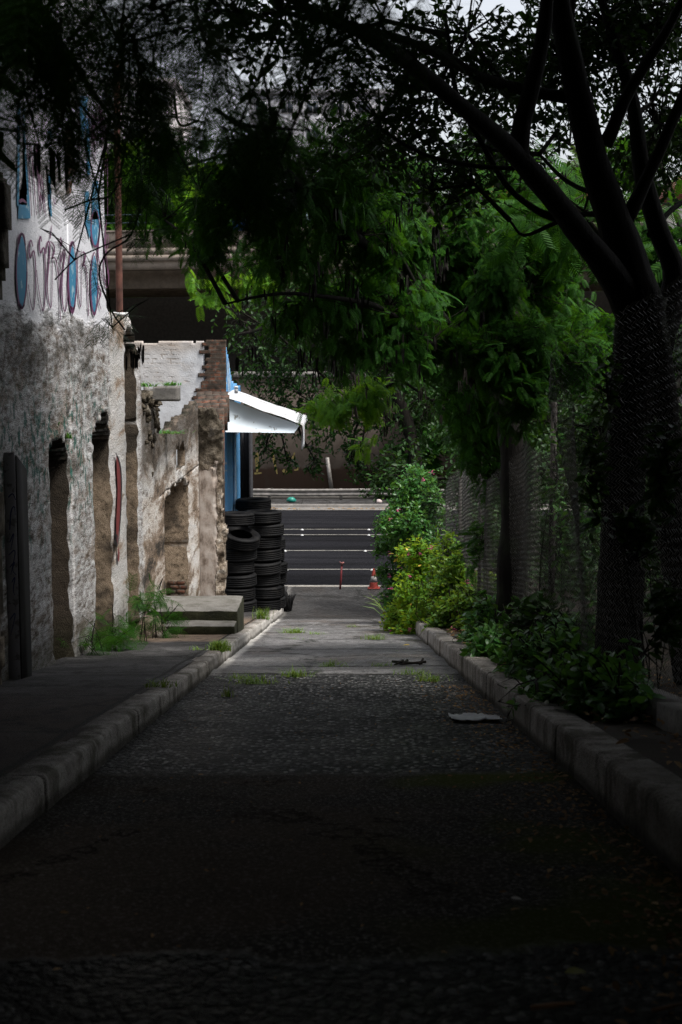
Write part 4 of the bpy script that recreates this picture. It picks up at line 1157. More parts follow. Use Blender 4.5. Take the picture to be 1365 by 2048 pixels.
tag(b.make("leaning_pipe", STEEL), "pale pipe leaning on the retaining wall across the street", "pipe")

def crumple(name, loc, s, mat, sd, label, cat):
    V, q = lathe([(.001, 0), (.8, .05), (1, .35), (.7, .8), (.3, 1.0), (.001, .95)], 14)
    V = V * np.array(s); V = V + (vnoise(V[:, 0], V[:, 1], V[:, 2], 9, 3, sd)[:, None] * .35 * min(s)) * np.array([1, 1, .6])
    return tag(obj(name, V + np.array(loc), [np.array(q)], mat, None, False), label, cat)
p = at(583, 1010, 58.2); crumple("plastic_bag", (p[0], 58.2, Z_STREET + .11), (.20, .16, .22), m_plain("bag_teal", (.02, .22, .17), .4), 3, "crumpled teal plastic bag lying on the far pavement", "bag")
p = at(758, 1016, 57.9); crumple("paper_cup", (p[0], 57.9, Z_STREET + .11), (.14, .12, .16), m_plain("cup_pale", (.5, .42, .40), .6), 5, "small pale crumpled cup on the far pavement by the bush", "litter")

# ------------------------------------------------------------------ overpass and buildings beyond
ov = thing("overpass", (-6, 68, Z_STREET), "weathered concrete road overpass with grooved parapet crossing beyond the street", "overpass")
def obar(b, y0, y1, zA0, zA1, dz=0.0):   # beam running in x, slightly rising to the right
    xa, xb = -60, 70
    za = lambda x: .012 * (x + 10)
    ya = lambda x: -.05 * (x + 10)
    P = []
    for z in (zA0, zA1):
        P += [(xa, y0 + ya(xa), z + za(xa)), (xb, y0 + ya(xb), z + za(xb)), (xb, y1 + ya(xb), z + za(xb)), (xa, y1 + ya(xa), z + za(xa))]
    b.hexa(P)
zt_ = at(222, 463, 64)[2]; zb_ = at(222, 540, 64)[2]
H = zt_ - zb_
b = B(); obar(b, 64, 64.3, zt_ - .42 * H, zt_); obar(b, 63.94, 64.3, zt_ - .03 * H, zt_ + .04); b.make("parapet", BRIDGE_C, ov)
b = B(); obar(b, 63.95, 64.4, zt_ - .60 * H, zt_ - .45 * H); obar(b, 64.02, 64.4, zt_ - .449 * H, zt_ - .425 * H); obar(b, 63.9, 64.5, zt_ - .78 * H, zt_ - .63 * H); obar(b, 64.02, 64.5, zt_ - .628 * H, zt_ - .602 * H); b.make("cornice", BRIDGE_C, ov)
b = B(); obar(b, 64.05, 65, zb_, zt_ - .785 * H); obar(b, 65.0, 77, zb_ + .15, zt_ - .8 * H); b.make("deck", BRIDGE_C, ov)
b = B()
for k in range(5): obar(b, 66 + k * 2.4, 66.7 + k * 2.4, zb_ - .75, zb_ + .148)
b.make("girder", BRIDGE_C, ov)
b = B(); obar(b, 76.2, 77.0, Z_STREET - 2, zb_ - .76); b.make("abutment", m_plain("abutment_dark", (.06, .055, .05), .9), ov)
for xx in (8.5, -26):
    b = B(); b.box(xx - .7, xx + .7, 66.5, 76, Z_STREET - .2, zb_ - .9, .1); b.make("pier", BRIDGE_C, ov)
b = B(); q0 = at(456, 452, 61.0); b.box(q0[0], q0[0] + .8, 63.60, 63.66, q0[2] + .03, q0[2] + .62)
b.make("blue_panel", m_plain("panel_blue", (.03, .09, .30), .6), ov)
rl = B()
for k in range(40):
    x = -30 + k * 1.5
    rl.box(x - .03, x + .03, 64.1 - .05 * (x + 10), 64.16 - .05 * (x + 10), zt_ + .03 + .012 * (x + 10), zt_ + .75 + .012 * (x + 10))
for h in (.35, .7): obar(rl, 64.1, 64.15, zt_ + h, zt_ + h + .05)
rl.make("railing", m_plain("rail_teal", (.05, .08, .09), .7), ov)

def block(name, x0, x1, y0, y1, z0, z1, wallm, nfl, nw_, label, roof=None, cat="building"):
    t = thing(name, ((x0 + x1) / 2, y0, z0), label, cat)
    b = B(); b.box(x0, x1, y0, y1, z0, z1); b.make("wall", wallm, t)
    fh = (z1 - z0) / nfl; ww = (x1 - x0) / nw_
    wi = B(); fr = B()
    for i in range(nfl):
        for j in range(nw_):
            a, c_ = x0 + ww * (j + .25), z0 + fh * (i + .32)
            w_, h_ = ww * .5, fh * .48
            b = B(); b.box(a, a + w_, y0 - .06, y0 - .01, c_, c_ + h_)
            w1 = b.make("window", WINFR, t)
            b = B(); b.box(a + .1, a + w_ / 2 - .05, y0 - .075, y0 - .062, c_ + .1, c_ + h_ - .1); b.box(a + w_ / 2 + .05, a + w_ - .1, y0 - .075, y0 - .062, c_ + .1, c_ + h_ - .1)
            b.make("pane", WINGL, w1)
    b = B()
    if roof:
        o = .6; zm = z1 + (y1 - y0) * .22
        b.add([(x0 - o, y0 - o, z1 + .01), (x1 + o, y0 - o, z1 + .01), (x1 + o, y1 + o, z1 + .01), (x0 - o, y1 + o, z1 + .01), (x0 + 2, (y0 + y1) / 2, zm), (x1 - 2, (y0 + y1) / 2, zm)],
              [(0, 1, 5, 4), (2, 3, 4, 5), (3, 2, 1, 0)], [(1, 2, 5), (3, 0, 4)])
        b.make("roof", roof, t)
    else:
        b.box(x0 - .2, x1 + .2, y0 - .2, y1 + .2, z1 + .003, z1 + .7); b.make("roof_parapet", wallm, t)
    return t
WINFR = m_plain("window_frame", (.45, .45, .45), .6); WINGL = m_plain("window_glass", (.05, .06, .08), .15, spec=.6)
PALEW = m_concrete("pale_render", (.50, .48, .47), 0); GREYW = m_concrete("grey_render", (.34, .34, .36), 0); TILE = m_plain("roof_tile", (.30, .10, .06), .85, .4, 3)
block("apartment_block", -31, -17, 150, 165, -6, 27, PALEW, 10, 5, "pale apartment block far off above the overpass at the left")
block("apartment_block", -12, 8, 190, 205, -6, 33, GREYW, 11, 6, "grey apartment block far off behind the trees, mid frame")
block("tiled_house", -21, -13, 112, 122, -4, 12.3, PALEW, 3, 3, "white house with a red tiled roof behind the overpass trees", TILE, "house")
block("tiled_house", 9, 20, 116, 126, -4, 12, PALEW, 3, 4, "pale house with red tiled roof seen through the right hand branches", TILE, "house")
block("pale_house", 10.5, 17, 40, 50, Z_STREET + 1.5, 4.6, PALEW, 2, 3, "cream walled house behind the trees at the right edge", TILE, "house")
up_ = thing("utility_pole", (at(364, 400, 82)[0], 82, Z_STREET), "pale concrete utility pole standing beyond the overpass", "utility pole")
b = B(); px0 = up_.location.x; b.tube([(px0, 82, Z_STREET), (px0, 82, at(364, 250, 82)[2])], [.28, .17], 10); b.make("shaft", CONC_LT, up_)
b = B(); zz = at(364, 262, 82)[2]; b.box(px0 - 1.1, px0 + 1.1, 81.7, 81.85, zz, zz + .14); b.make("crossarm", CONC_LT, up_)

# ------------------------------------------------------------------ chain-link fence on the right
XF = 1.92
fence = thing("chain_link_fence", (XF, 15, zr(15) + .2), "sagging galvanised chain-link fence along the planting bed on the right", "fence")
def fence_off(y, h):                    # bulge and sag of the mesh
    sag = .05 * np.sin(y * 1.7) + .05 * vnoise(y, h, 0, .7, 2, 5)
    bulge = -.22 * np.exp(-((y - 10.4) / .9) ** 2) * np.clip(h - .6, 0, 1.6)
    curl = -.5 * np.clip((y - 26.1) / .9, 0, 1) ** 2 * np.clip(h / 2.4, 0, 1)
    return sag + bulge + curl
def ftop(y):
    return 2.55 - .45 * np.exp(-((y - 17) / 3.0) ** 2) - .35 * np.exp(-((y - 13) / 1.5) ** 2) + .12 * np.sin(y * .9)
b_v, b_q = [], []; nn = 0
PIT, HP = .058, .058
strands = np.arange(2.2, 27.0, PIT)
for si, y0 in enumerate(strands):
    hs_ = np.arange(.16, ftop(y0) + .001, HP / 2)
    k = np.arange(len(hs_))
    yy = y0 + np.where(k % 2 == 0, -PIT / 2, PIT / 2) * 1.04
    yy = yy + rng.normal(0, .007, len(hs_)) + .02 * vnoise(yy, hs_, 0, 1.6, 2, 77); hs_ = hs_ + rng.normal(0, .004, len(hs_))
    xx = XF + fence_off(yy, hs_) + np.where(k % 2 == 0, .004, -.004)
    zz = zra(yy) + .2 + hs_
    P = np.stack([xx, yy, zz], 1)
    r_ = .0026
    ofs = np.array([[r_, 0, 0], [-r_ * .6, r_ * .8, 0], [-r_ * .6, -r_ * .8, 0]])
    V = (P[:, None, :] + ofs[None]).reshape(-1, 3)
    m = len(P)
    i = np.arange(m - 1)[:, None] * 3; kk = np.arange(3)[None]; k2 = (kk + 1) % 3
    q = np.stack([i + kk, i + k2, i + 3 + k2, i + 3 + kk], -1).reshape(-1, 4) + nn
    b_v.append(V); b_q.append(q); nn += len(V)
obj("wire_mesh", np.concatenate(b_v), [np.concatenate(b_q)], WIRE, fence)
m_post = m_plain("post_dark", (.035, .03, .027), .8)
for yp in (3.0, 6.4, 13.3, 20.2, 23.6):
    b = B(); z0 = zr(yp) + .1; h = 2.6
    b.tube([(XF + .07, yp, z0), (XF + .07, yp, z0 + h)], .03, 10); b.make("fence_post", m_post, fence)
b = B()
for yy in np.arange(2.2, 27, 1.0):
    b.hexa([(XF - .06, yy, zr(yy) + .05), (XF + .16, yy, zr(yy) + .05), (XF + .16, yy + 1, zr(yy + 1) + .05), (XF - .06, yy + 1, zr(yy + 1) + .05),
            (XF - .06, yy, zr(yy) + .34), (XF + .16, yy, zr(yy) + .34), (XF + .16, yy + .998, zr(yy + 1) + .34), (XF - .06, yy + .998, zr(yy + 1) + .34)])
b.make("plinth", CONC, fence)
# ------------------------------------------------------------------ leaf templates (y along the leaf, x across, z up)
def tmpl_bip(npair=7, nl=13, L=.20, PL=.085, ll=.0125, lw=.0042, hi=True):
    V, Q = [], []
    def quad(p, d, w, l, nrm):
        n = len(V)
        s = np.cross(d, nrm); s = s / (np.linalg.norm(s) + 1e-9)
        V.extend([p, p + d * l * .5 + s * w / 2, p + d * l, p + d * l * .5 - s * w / 2]); Q.append((n, n + 1, n + 2, n + 3))
    up = np.array([0, 0, 1.0])
    def curve(s): return np.array([0, L * s, -.35 * L * s * s])
    # rachis
    n = len(V); w = .0022
    for s in np.linspace(0, 1, 5):
        c = curve(s); V.extend([c + (-w, 0, 0), c + (w, 0, 0)])
    for i in range(4): Q.append((n + 2 * i, n + 2 * i + 1, n + 2 * i + 3, n + 2 * i + 2))
    for k in range(npair):
        s = .22 + .76 * k / (npair - 1); c = curve(s)
        pl = PL * (1 - .25 * abs(k / (npair - 1) - .45) * 2)
        for sg in (-1, 1):
            d = np.array([sg * .88, .42 + .2 * k / npair, -.18]); d /= np.linalg.norm(d)
            if not hi:
                n = len(V); side = np.cross(d, up); side /= np.linalg.norm(side); hw = ll * .62
                dr = np.array([0, 0, -.22 * pl])
                V.extend([c, c + d * pl * .25 + side * hw, c + d * pl * .75 + side * hw * .9 + dr * .5, c + d * pl + dr, c + d * pl * .75 - side * hw * .9 + dr * .5, c + d * pl * .25 - side * hw])
                Q.append((n, n + 1, n + 4, n + 5)); Q.append((n + 1, n + 2, n + 3, n + 4))
            else:
                for j in range(nl):
                    sj = (j + 1) / nl; p = c + d * pl * sj + np.array([0, 0, -.22 * pl * sj * sj])
                    side = np.cross(d, up); side /= np.linalg.norm(side)
                    for s2 in (-1, 1):
                        dd = side * s2 * .92 + d * .38; quad(p, dd / np.linalg.norm(dd), lw, ll * (1 - .25 * abs(sj - .5)), up)
    return np.array(V), np.array(Q)
def tmpl_broad(L=.075, W=.036, fold=.25, droop=.12):
    xs = [0, .25, .55, .85, 1.0]; ws = [.06, .85, 1.0, .5, .02]
    V, Q = [], []
    for s, w in zip(xs, ws):
        z = -droop * L * s * s * 1.5
        V += [(-w * W / 2, L * s, z + fold * w * W / 2), (0, L * s, z), (w * W / 2, L * s, z + fold * w * W / 2)]
    for i in range(4):
        Q += [(3 * i, 3 * i + 1, 3 * i + 4, 3 * i + 3), (3 * i + 1, 3 * i + 2, 3 * i + 5, 3 * i + 4)]
    return np.array(V), np.array(Q)
def tmpl_simple(L=.075, W=.038):
    V = np.array([(0, 0, 0), (W / 2, L * .45, .006), (0, L, -.01), (-W / 2, L * .45, .006)]); return V, np.array([(0, 1, 2, 3)])
T_HI = tmpl_bip(); T_LO = tmpl_bip(9, 8, .21, .085, hi=False); T_VLO = tmpl_bip(5, 8, .2, .10, .033, .005, False)
T_BR = tmpl_broad(); T_SM = tmpl_simple()

def nrm(a): return a / (np.linalg.norm(a, axis=-1, keepdims=True) + 1e-9)
def scatter(T, P, D, U, S):
    Vt, Qt = T
    D = nrm(D); Rr = nrm(np.cross(D, U)); Uu = np.cross(Rr, D)
    W = P[:, None, :] + S[:, None, None] * (Vt[None, :, 0:1] * Rr[:, None] + Vt[None, :, 1:2] * D[:, None] + Vt[None, :, 2:3] * Uu[:, None])
    n, m = W.shape[:2]
    Q = (Qt[None] + (np.arange(n) * m)[:, None, None]).reshape(-1, Qt.shape[1])
    return W.reshape(-1, 3), Q

def ellipsoid_pts(r, c, rad, n, hollow=.35, thr=-.1, ns=1.2, sd=0):
    out = []
    got = 0
    for _ in range(12):
        d = nrm(r.normal(size=(n * 2, 3))); q = r.uniform(hollow ** 3, 1, n * 2) ** (1 / 3)
        p = c + d * q[:, None] * rad
        keep = vnoise(p[:, 0], p[:, 1], p[:, 2], ns, 2, sd) > thr
        out.append(np.concatenate([p[keep], d[keep]], 1)); got += keep.sum()
        if got >= n: break
    o = np.concatenate(out)[:n]
    return o[:, :3], o[:, 3:]

def crown(parent, clumps, T, mat, seed, per=5, twig=.42, droop=.35, scale=(.8, 1.2), flat=.75, limbs=None, twig_r=.004, name="crown", bark=BARK, thr=-.1, ns=1.2, leafspread=1.0, br=.022):
    """foliage of one plant: twigs carrying leaves, gathered in clumps, each clump on its own bough"""
    r = np.random.default_rng(seed)
    Pw, Dw, Uw, Sw = [], [], [], []
    tw = B()
    for ci, (c, rad, n) in enumerate(clumps):
        c, rad = np.asarray(c, float), np.asarray(rad, float)
        nt = max(1, n // per)
        tip, out = ellipsoid_pts(r, c, rad, nt, thr=thr, ns=ns, sd=seed + ci)
        nt = len(tip)
        if nt == 0: continue
        td = nrm(out * .7 + r.normal(size=(nt, 3)) * .45 + np.array([0, 0, .15 - droop * .9]))
        tl = twig * r.uniform(.6, 1.3, nt)
        base = tip - td * tl[:, None] + np.array([0, 0, 1]) * (tl * .12)[:, None]
        # bough from the nearest limb point, side shoots to the twigs
        if limbs is not None:
            L = limbs; a = L[np.argmin(np.linalg.norm(L - c, axis=1))]
            mid = (a + c) / 2 + np.array([0, 0, .12 * np.linalg.norm(c - a)]) + r.normal(0, .08, 3)
            tw.tube([a, mid, c], [br, br * .75, br * .45], 6, False)
            hub = np.array([a * .35 + c * .65, c, mid])
        else:
            hub = np.array([c])
        for i in range(nt):
            h = hub[np.argmin(np.linalg.norm(hub - base[i], axis=1))]
            if i % 3 == 0: tw.tube([h, (h + base[i]) / 2 + r.normal(0, .05, 3) + (0, 0, .05), base[i], tip[i]], [twig_r * 2.2, twig_r * 1.7, twig_r * 1.2, twig_r * .4], 4, False)
            else: tw.tube([base[i], (base[i] + tip[i]) / 2 + (0, 0, .02), tip[i]], [twig_r, twig_r * .8, twig_r * .4], 3, False)
        for k in range(per):
            s = (k + 1) / per
            p = base + (tip - base) * s + np.array([0, 0, .02]) * 4 * s * (1 - s) 
            side = nrm(np.cross(td, np.array([0, 0, 1.0])) + 1e-4) * (1 if k % 2 else -1)
            d = nrm(td * (.45 + .5 * s) + side * leafspread * (1.1 - .7 * s) + r.normal(size=(nt, 3)) * .28 + np.array([0, 0, -droop * .5]))
            u = nrm(np.array([0, 0, 1.0]) * flat + r.normal(size=(nt, 3)) * (1 - flat) + out * .25)
            Pw.append(p); Dw.append(d); Uw.append(u); Sw.append(r.uniform(*scale, nt))
    V, Q = scatter(T, np.concatenate(Pw), np.concatenate(Dw), np.concatenate(Uw), np.concatenate(Sw))
    o = obj(name, V, [Q], mat, parent)
    tw.make("twigs", bark, parent)
    return o

def limb(b, pts, n=10, wig=.02, seed=0, sub=4):
    """pts: (px, py, Y, width px) along a limb; returns points sampled along it"""
    P = np.array([at(x, y, Y) for x, y, Y, w in pts]); Rr = np.array([w / pxm(Y) / 2 for x, y, Y, w in pts])
    return limb3(b, P, Rr, n, wig, seed, sub)
def limb3(b, P, Rr, n=10, wig=.02, seed=0, sub=4):
    P = np.asarray(P, float); m = len(P)
    t = np.arange(m); tt = np.linspace(0, m - 1, (m - 1) * sub + 1)
    # Catmull-Rom
    Pp = np.vstack([2 * P[0] - P[1], P, 2 * P[-1] - P[-2]])
    out = []
    for s in tt:
        i = min(int(s), m - 2); f = s - i
        p0, p1, p2, p3 = Pp[i], Pp[i + 1], Pp[i + 2], Pp[i + 3]
        out.append(.5 * ((2 * p1) + (-p0 + p2) * f + (2 * p0 - 5 * p1 + 4 * p2 - p3) * f * f + (-p0 + 3 * p1 - 3 * p2 + p3) * f ** 3))
    Q = np.array(out); rr = np.interp(tt, t, Rr)
    for a in range(3): Q[1:, a] += (wig * vnoise(Q[:, 0], Q[:, 1], Q[:, 2], 1.7, 2, seed + a) * np.minimum(1, rr / .05 + .3))[1:]
    rr = rr * (1 + .10 * vnoise(Q[:, 0], Q[:, 1], Q[:, 2], 4, 2, seed + 5))
    b.tube(Q, rr, n)
    return Q

def cl(px, py, Y, rx, ry, rd, n):        # clump given where it stands: centre, radii in px / px / m
    return (at(px, py, Y), (rx / pxm(Y), rd, ry / pxm(Y)), n)

def pods(parent, spots, seed, L=(.10, .17), mat=POD):
    r = np.random.default_rng(seed)
    for c in spots:
        b = B()
        for k in range(r.integers(3, 8)):
            p = np.asarray(c) + r.normal(0, .025, 3) * (1, 1, .4); l = r.uniform(*L); a = r.uniform(0, 3.14); w = .0085
            dx, dy = math.cos(a) * w, math.sin(a) * w; sw = r.normal(0, .012, 2)
            V = []
            for s, ww in ((0, .15), (.12, .9), (.5, 1), (.88, .9), (1, .1)):
                o = p + np.array([sw[0] * s, sw[1] * s, -l * s]); V += [o + (dx * ww, dy * ww, 0), o - (dx * ww, dy * ww, 0)]
            b.add(V, [(2 * i, 2 * i + 1, 2 * i + 3, 2 * i + 2) for i in range(4)])
        b.make("seed_pods", mat, parent)

# ------------------------------------------------------------------ trees
# T1: big dark tree behind the fence on the right
t1 = thing("spreading_tree", (2.35, 10.5, zr(10.5) + .2), "big dark forked tree behind the chain-link fence at the right", "tree")
b = B(); LP = []
LP.append(limb(b, [(1240, 1345, 10.5, 104), (1244, 1100, 10.5, 88), (1250, 880, 10.5, 86), (1270, 720, 10.5, 96), (1282, 590, 10.5, 100)], 14, .04, 1))
LP.append(limb(b, [(1400, 1400, 10.7, 90), (1345, 1000, 10.7, 84), (1315, 800, 10.6, 82), (1285, 640, 10.5, 86)], 12, .03, 2))
LP.append(limb(b, [(1275, 640, 10.5, 85), (1232, 560, 10.4, 60), (1150, 450, 10.1, 50), (1040, 315, 9.6, 40), (910, 200, 9.0, 32), (770, 95, 8.4, 30), (640, 30, 7.8, 22), (480, -60, 7.0, 14)], 12, .03, 3))
LP.append(limb(b, [(1285, 620, 10.5, 96), (1245, 480, 10.5, 74), (1190, 320, 10.4, 60), (1150, 160, 10.2, 50), (1118, -20, 10.0, 42), (1090, -260, 9.8, 30)], 12, .03, 4))
LP.append(limb(b, [(1040, 318, 9.6, 40), (1046, 250, 9.6, 36), (1066, 170, 9.6, 32), (1090, 40, 9.6, 28), (1110, -160, 9.5, 18)], 10, .02, 5))
LP.append(limb(b, [(1315, 700, 10.6, 62), (1352, 560, 10.8, 48), (1318, 460, 10.8, 40), (1285, 350, 10.8, 34), (1268, 230, 10.9, 28), (1240, 110, 11, 24), (1190, -40, 11, 16)], 10, .02, 6))
LP.append(limb(b, [(1252, 440, 10.5, 32), (1290, 360, 10.5, 26), (1325, 280, 10.5, 24), (1365, 190, 10.5, 22), (1420, 60, 10.4, 16)], 8, .02, 7))
LP.append(limb(b, [(1210, 290, 10.4, 30), (1245, 200, 10.4, 24), (1290, 130, 10.4, 22), (1345, 40, 10.3, 18), (1400, -80, 10.2, 12)], 8, .02, 8))
LP.append(limb(b, [(1175, 250, 10.4, 24), (1145, 140, 10.6, 20), (1140, 60, 10.7, 16), (1155, -40, 10.8, 12)], 8, .02, 9))
LP.append(limb(b, [(1180, 200, 10.4, 26), (1000, 170, 10.0, 22), (860, 100, 9.4, 20), (730, 60, 8.8, 14), (560, 20, 8.2, 9)], 8, .03, 10))
LP.append(limb(b, [(1120, 440, 10.1, 20), (1070, 420, 10.0, 15), (1010, 370, 9.9, 12), (960, 280, 9.9, 11), (915, 190, 9.8, 10), (890, 30, 9.8, 8)], 7, .02, 11))
LP.append(limb(b, [(1080, 335, 9.8, 12), (960, 335, 9.6, 9), (850, 310, 9.4, 8), (760, 260, 9.2, 6)], 6, .02, 12))
LP.append(limb(b, [(1215, 430, 10.5, 16), (1160, 430, 10.7, 12), (1110, 445, 10.9, 10), (1050, 470, 11.1, 7), (1020, 440, 11.2, 5)], 6, .02, 13))
LP.append(limb(b, [(1300, 470, 10.8, 16), (1340, 420, 11, 12), (1385, 390, 11.2, 9)], 6, .02, 14))
LP.append(limb(b, [(1235, 380, 10.5, 14), (1190, 390, 10.7, 12), (1130, 360, 11, 9), (1080, 310, 11.2, 6)], 6, .02, 15))
b.make("trunk", BARK_BLACK, t1)
L1 = np.concatenate(LP)
cls = [cl(1190, 90, 11.5, 170, 150, .9, 1700), cl(1320, 250, 11.3, 110, 170, .8, 1150), cl(1320, 60, 11.3, 110, 120, .8, 1100), cl(1060, 130, 11.5, 150, 130, .9, 1250), cl(900, 130, 10.5, 190, 150, 1.0, 1300),
       cl(760, 240, 10.5, 150, 150, 1.0, 1000), cl(620, 110, 10.0, 170, 120, .9, 600), cl(980, 300, 11.5, 150, 100, .8, 700), cl(1140, 290, 12, 100, 100, .6, 220),
       cl(860, 380, 11, 120, 90, .7, 420), cl(470, 40, 9.5, 150, 90, .9, 500)]
crown(t1, cls, T_SM, LEAF_BROAD, 101, 7, .35, .35, (.7, 1.25), .4, L1, .0035, thr=-.12, ns=1.6)
# the part of the crown that roofs the alley over the photographer
cls = []
for i in range(16):
    cls.append(((rng.uniform(-2.5, 4.0), rng.uniform(-1.0, 8.5), rng.uniform(3.5, 4.6)), (1.5, 1.7, .7), 900))
crown(t1, cls, T_VLO, LEAF_FERN_DK, 103, 6, .5, .2, (2.0, 3.0), .8, L1, .005, "upper_crown", thr=-2)

cls = []; rng = np.random.default_rng(71)
for i in range(17):
    cls.append(((-2.2 + 6.8 * ((i * .618) % 1), rng.uniform(7.4, 11.4), rng.uniform(4.6, 6.2)), (1.5, 1.4, .8), 560))
crown(t1, cls, T_VLO, LEAF_FERN_DK, 105, 6, .5, .2, (2.0, 3.0), .8, L1, .005, "upper_crown", thr=-.8)

# T2: feathery tree just behind the fence, its limbs over the alley
t2 = thing("feathery_tree", (2.12, 16.4, zr(16.4) + .2), "slender feathery leaved tree with hanging brown pods, behind the fence mid way", "tree")
b = B(); LP = []
LP.append(limb(b, [(1008, 1290, 16.4, 62), (1022, 1150, 16.4, 54), (1030, 1000, 16.5, 52), (1022, 870, 16.6, 50), (985, 770, 16.5, 42), (925, 690, 16.1, 32), (850, 600, 15.2, 26), (740, 495, 13.8, 21), (630, 405, 12.5, 17), (540, 300, 11.3, 12), (430, 220, 10.5, 8)], 12, .03, 21))
LP.append(limb(b, [(1022, 880, 16.6, 36), (1045, 700, 16.8, 26), (1020, 520, 17.2, 20), (1040, 380, 17.4, 14), (1010, 250, 17.4, 8)], 9, .03, 22))
LP.append(limb(b, [(1030, 840, 16.6, 30), (900, 720, 15.6, 20), (800, 640, 14.4, 15), (700, 600, 13.4, 10), (560, 590, 12.8, 7), (450, 610, 12.6, 4)], 8, .04, 23))
LP.append(limb(b, [(840, 590, 15, 16), (780, 480, 14, 11), (735, 400, 13.5, 8), (740, 300, 13, 6)], 7, .03, 24))
LP.append(limb(b, [(960, 740, 16.6, 18), (870, 720, 17.8, 12), (780, 770, 19, 8), (700, 800, 19.6, 5)], 7, .03, 25))
LP.append(limb(b, [(1035, 640, 16.8, 18), (930, 520, 17.2, 12), (860, 420, 17.4, 7)], 7, .03, 26))
b.make("trunk", BARK_BLACK, t2); L2 = np.concatenate(LP)
cls = [cl(600, 400, 12.8, 130, 110, .8, 330), cl(480, 420, 12.2, 110, 110, .7, 240), cl(720, 470, 13.5, 130, 100, .8, 330), cl(560, 520, 13.6, 100, 75, .7, 210), cl(500, 310, 12.0, 120, 80, .7, 170), cl(680, 320, 13.0, 140, 80, .8, 190),
       cl(420, 490, 13, 60, 60, .5, 90), cl(640, 625, 14.0, 125, 80, .8, 290), cl(780, 610, 14.4, 130, 80, .8, 290), cl(740, 705, 14.6, 130, 70, .7, 280), cl(860, 690, 15, 100, 80, .7, 230), cl(330, 440, 13.2, 70, 50, .4, 70), cl(370, 330, 12.4, 80, 60, .5, 90)]
crown(t2, [(c, r_, int(n * 1.9)) for c, r_, n in cls], T_LO, LEAF_FERN_MID, 121, 5, .36, .55, (.5, .8), .8, L2, .003, thr=-.08)
cls = [cl(960, 470, 17.5, 120, 130, 1.0, 620), cl(1080, 450, 18, 110, 130, 1, 560), cl(940, 600, 17.8, 120, 110, .9, 620), cl(1060, 600, 18, 110, 110, 1, 560), cl(920, 800, 18.4, 80, 70, .6, 260), cl(1120, 720, 18, 110, 90, .9, 560),
       cl(1040, 820, 19, 110, 90, .9, 560), cl(960, 880, 19, 90, 70, .8, 420), cl(1150, 560, 19, 90, 120, .9, 480), cl(1000, 960, 18.6, 60, 70, .4, 220), cl(830, 420, 18.5, 120, 110, .9, 460), cl(1000, 340, 18, 120, 80, .8, 380), cl(1040, 690, 15.6, 75, 70, .4, 260), cl(1010, 560, 15.8, 80, 70, .4, 260), cl(1030, 800, 15.4, 70, 70, .4, 240), cl(980, 720, 15.4, 60, 60, .4, 180), cl(760, 480, 17, 110, 100, .8, 480), cl(850, 540, 17.4, 110, 90, .8, 480), cl(780, 380, 18, 100, 80, .8, 320)]
crown(t2, [(c, r_, int(n * 1.8)) for c, r_, n in cls], T_LO, LEAF_FERN, 123, 5, .38, .45, (.52, .85), .8, L2, .003, "rear_crown", thr=-.12)
cls = [cl(680, 812, 19.2, 82, 38, .35, 130), cl(745, 795, 19.0, 50, 40, .3, 60), cl(722, 905, 19.5, 22, 30, .15, 14), cl(420, 585, 18.5, 45, 45, .25, 46), cl(500, 570, 18.4, 55, 25, .25, 36), cl(640, 830, 19.4, 40, 25, .2, 36)]
crown(t2, [(c, r_, int(n * 1.7)) for c, r_, n in cls], T_LO, LEAF_FERN_LT, 122, 5, .4, .5, (.65, 1.0), .9, L2, .003, "lit_tone_foliage")  # brighter leaf colour stands in for sprays catching the light
r_ = np.random.default_rng(5)
sp = [at(r_.uniform(470, 960), r_.uniform(400, 740), r_.uniform(12.0, 14.2)) for _ in range(62)] + [at(r_.uniform(650, 960), r_.uniform(690, 860), r_.uniform(16.2, 17.6)) for _ in range(24)]
pods(t2, sp, 8)

# T3: tree whose boughs hang down close to the camera from the left
t3 = thing("overhanging_tree", (-2.35, 1.4, zr(1.4) + KERB_H), "tree leaning over the alley from the left, its dark fronds hanging close at top left", "tree")
b = B(); LP = []
base = np.array([-2.35, 1.4, zr(1.4) + KERB_H - .1])
LP.append(limb3(b, [base, base + (.05, .1, 1.8), base + (.15, .3, 3.4), (-1.9, 2.4, 3.2), (-1.4, 4.0, 3.2), (-.8, 6.0, 2.7)], [.17, .15, .12, .09, .06, .03], 12, .05, 31))
LP.append(limb3(b, [base + (.15, .3, 3.2), (-2.2, 3.5, 2.6), (-2.0, 5.5, 2.2), (-1.7, 7.5, 1.9), (-1.5, 9.5, 1.5)], [.08, .06, .045, .03, .012], 9, .05, 32))
LP.append(limb3(b, [base + (.15, .3, 3.3), (-.8, 2.2, 3.2), (.2, 3.4, 2.4), (.6, 5.2, 1.9)], [.08, .06, .04, .015], 9, .05, 33))
LP.append(limb3(b, [base + (.1, .2, 2.9), (-1.9, -1.5, 3.2), (-.6, -3.5, 3.6), (1.0, -5.0, 3.6)], [.09, .07, .05, .03], 9, .05, 34))
b.make("trunk", BARK, t3); L3 = np.concatenate(LP)
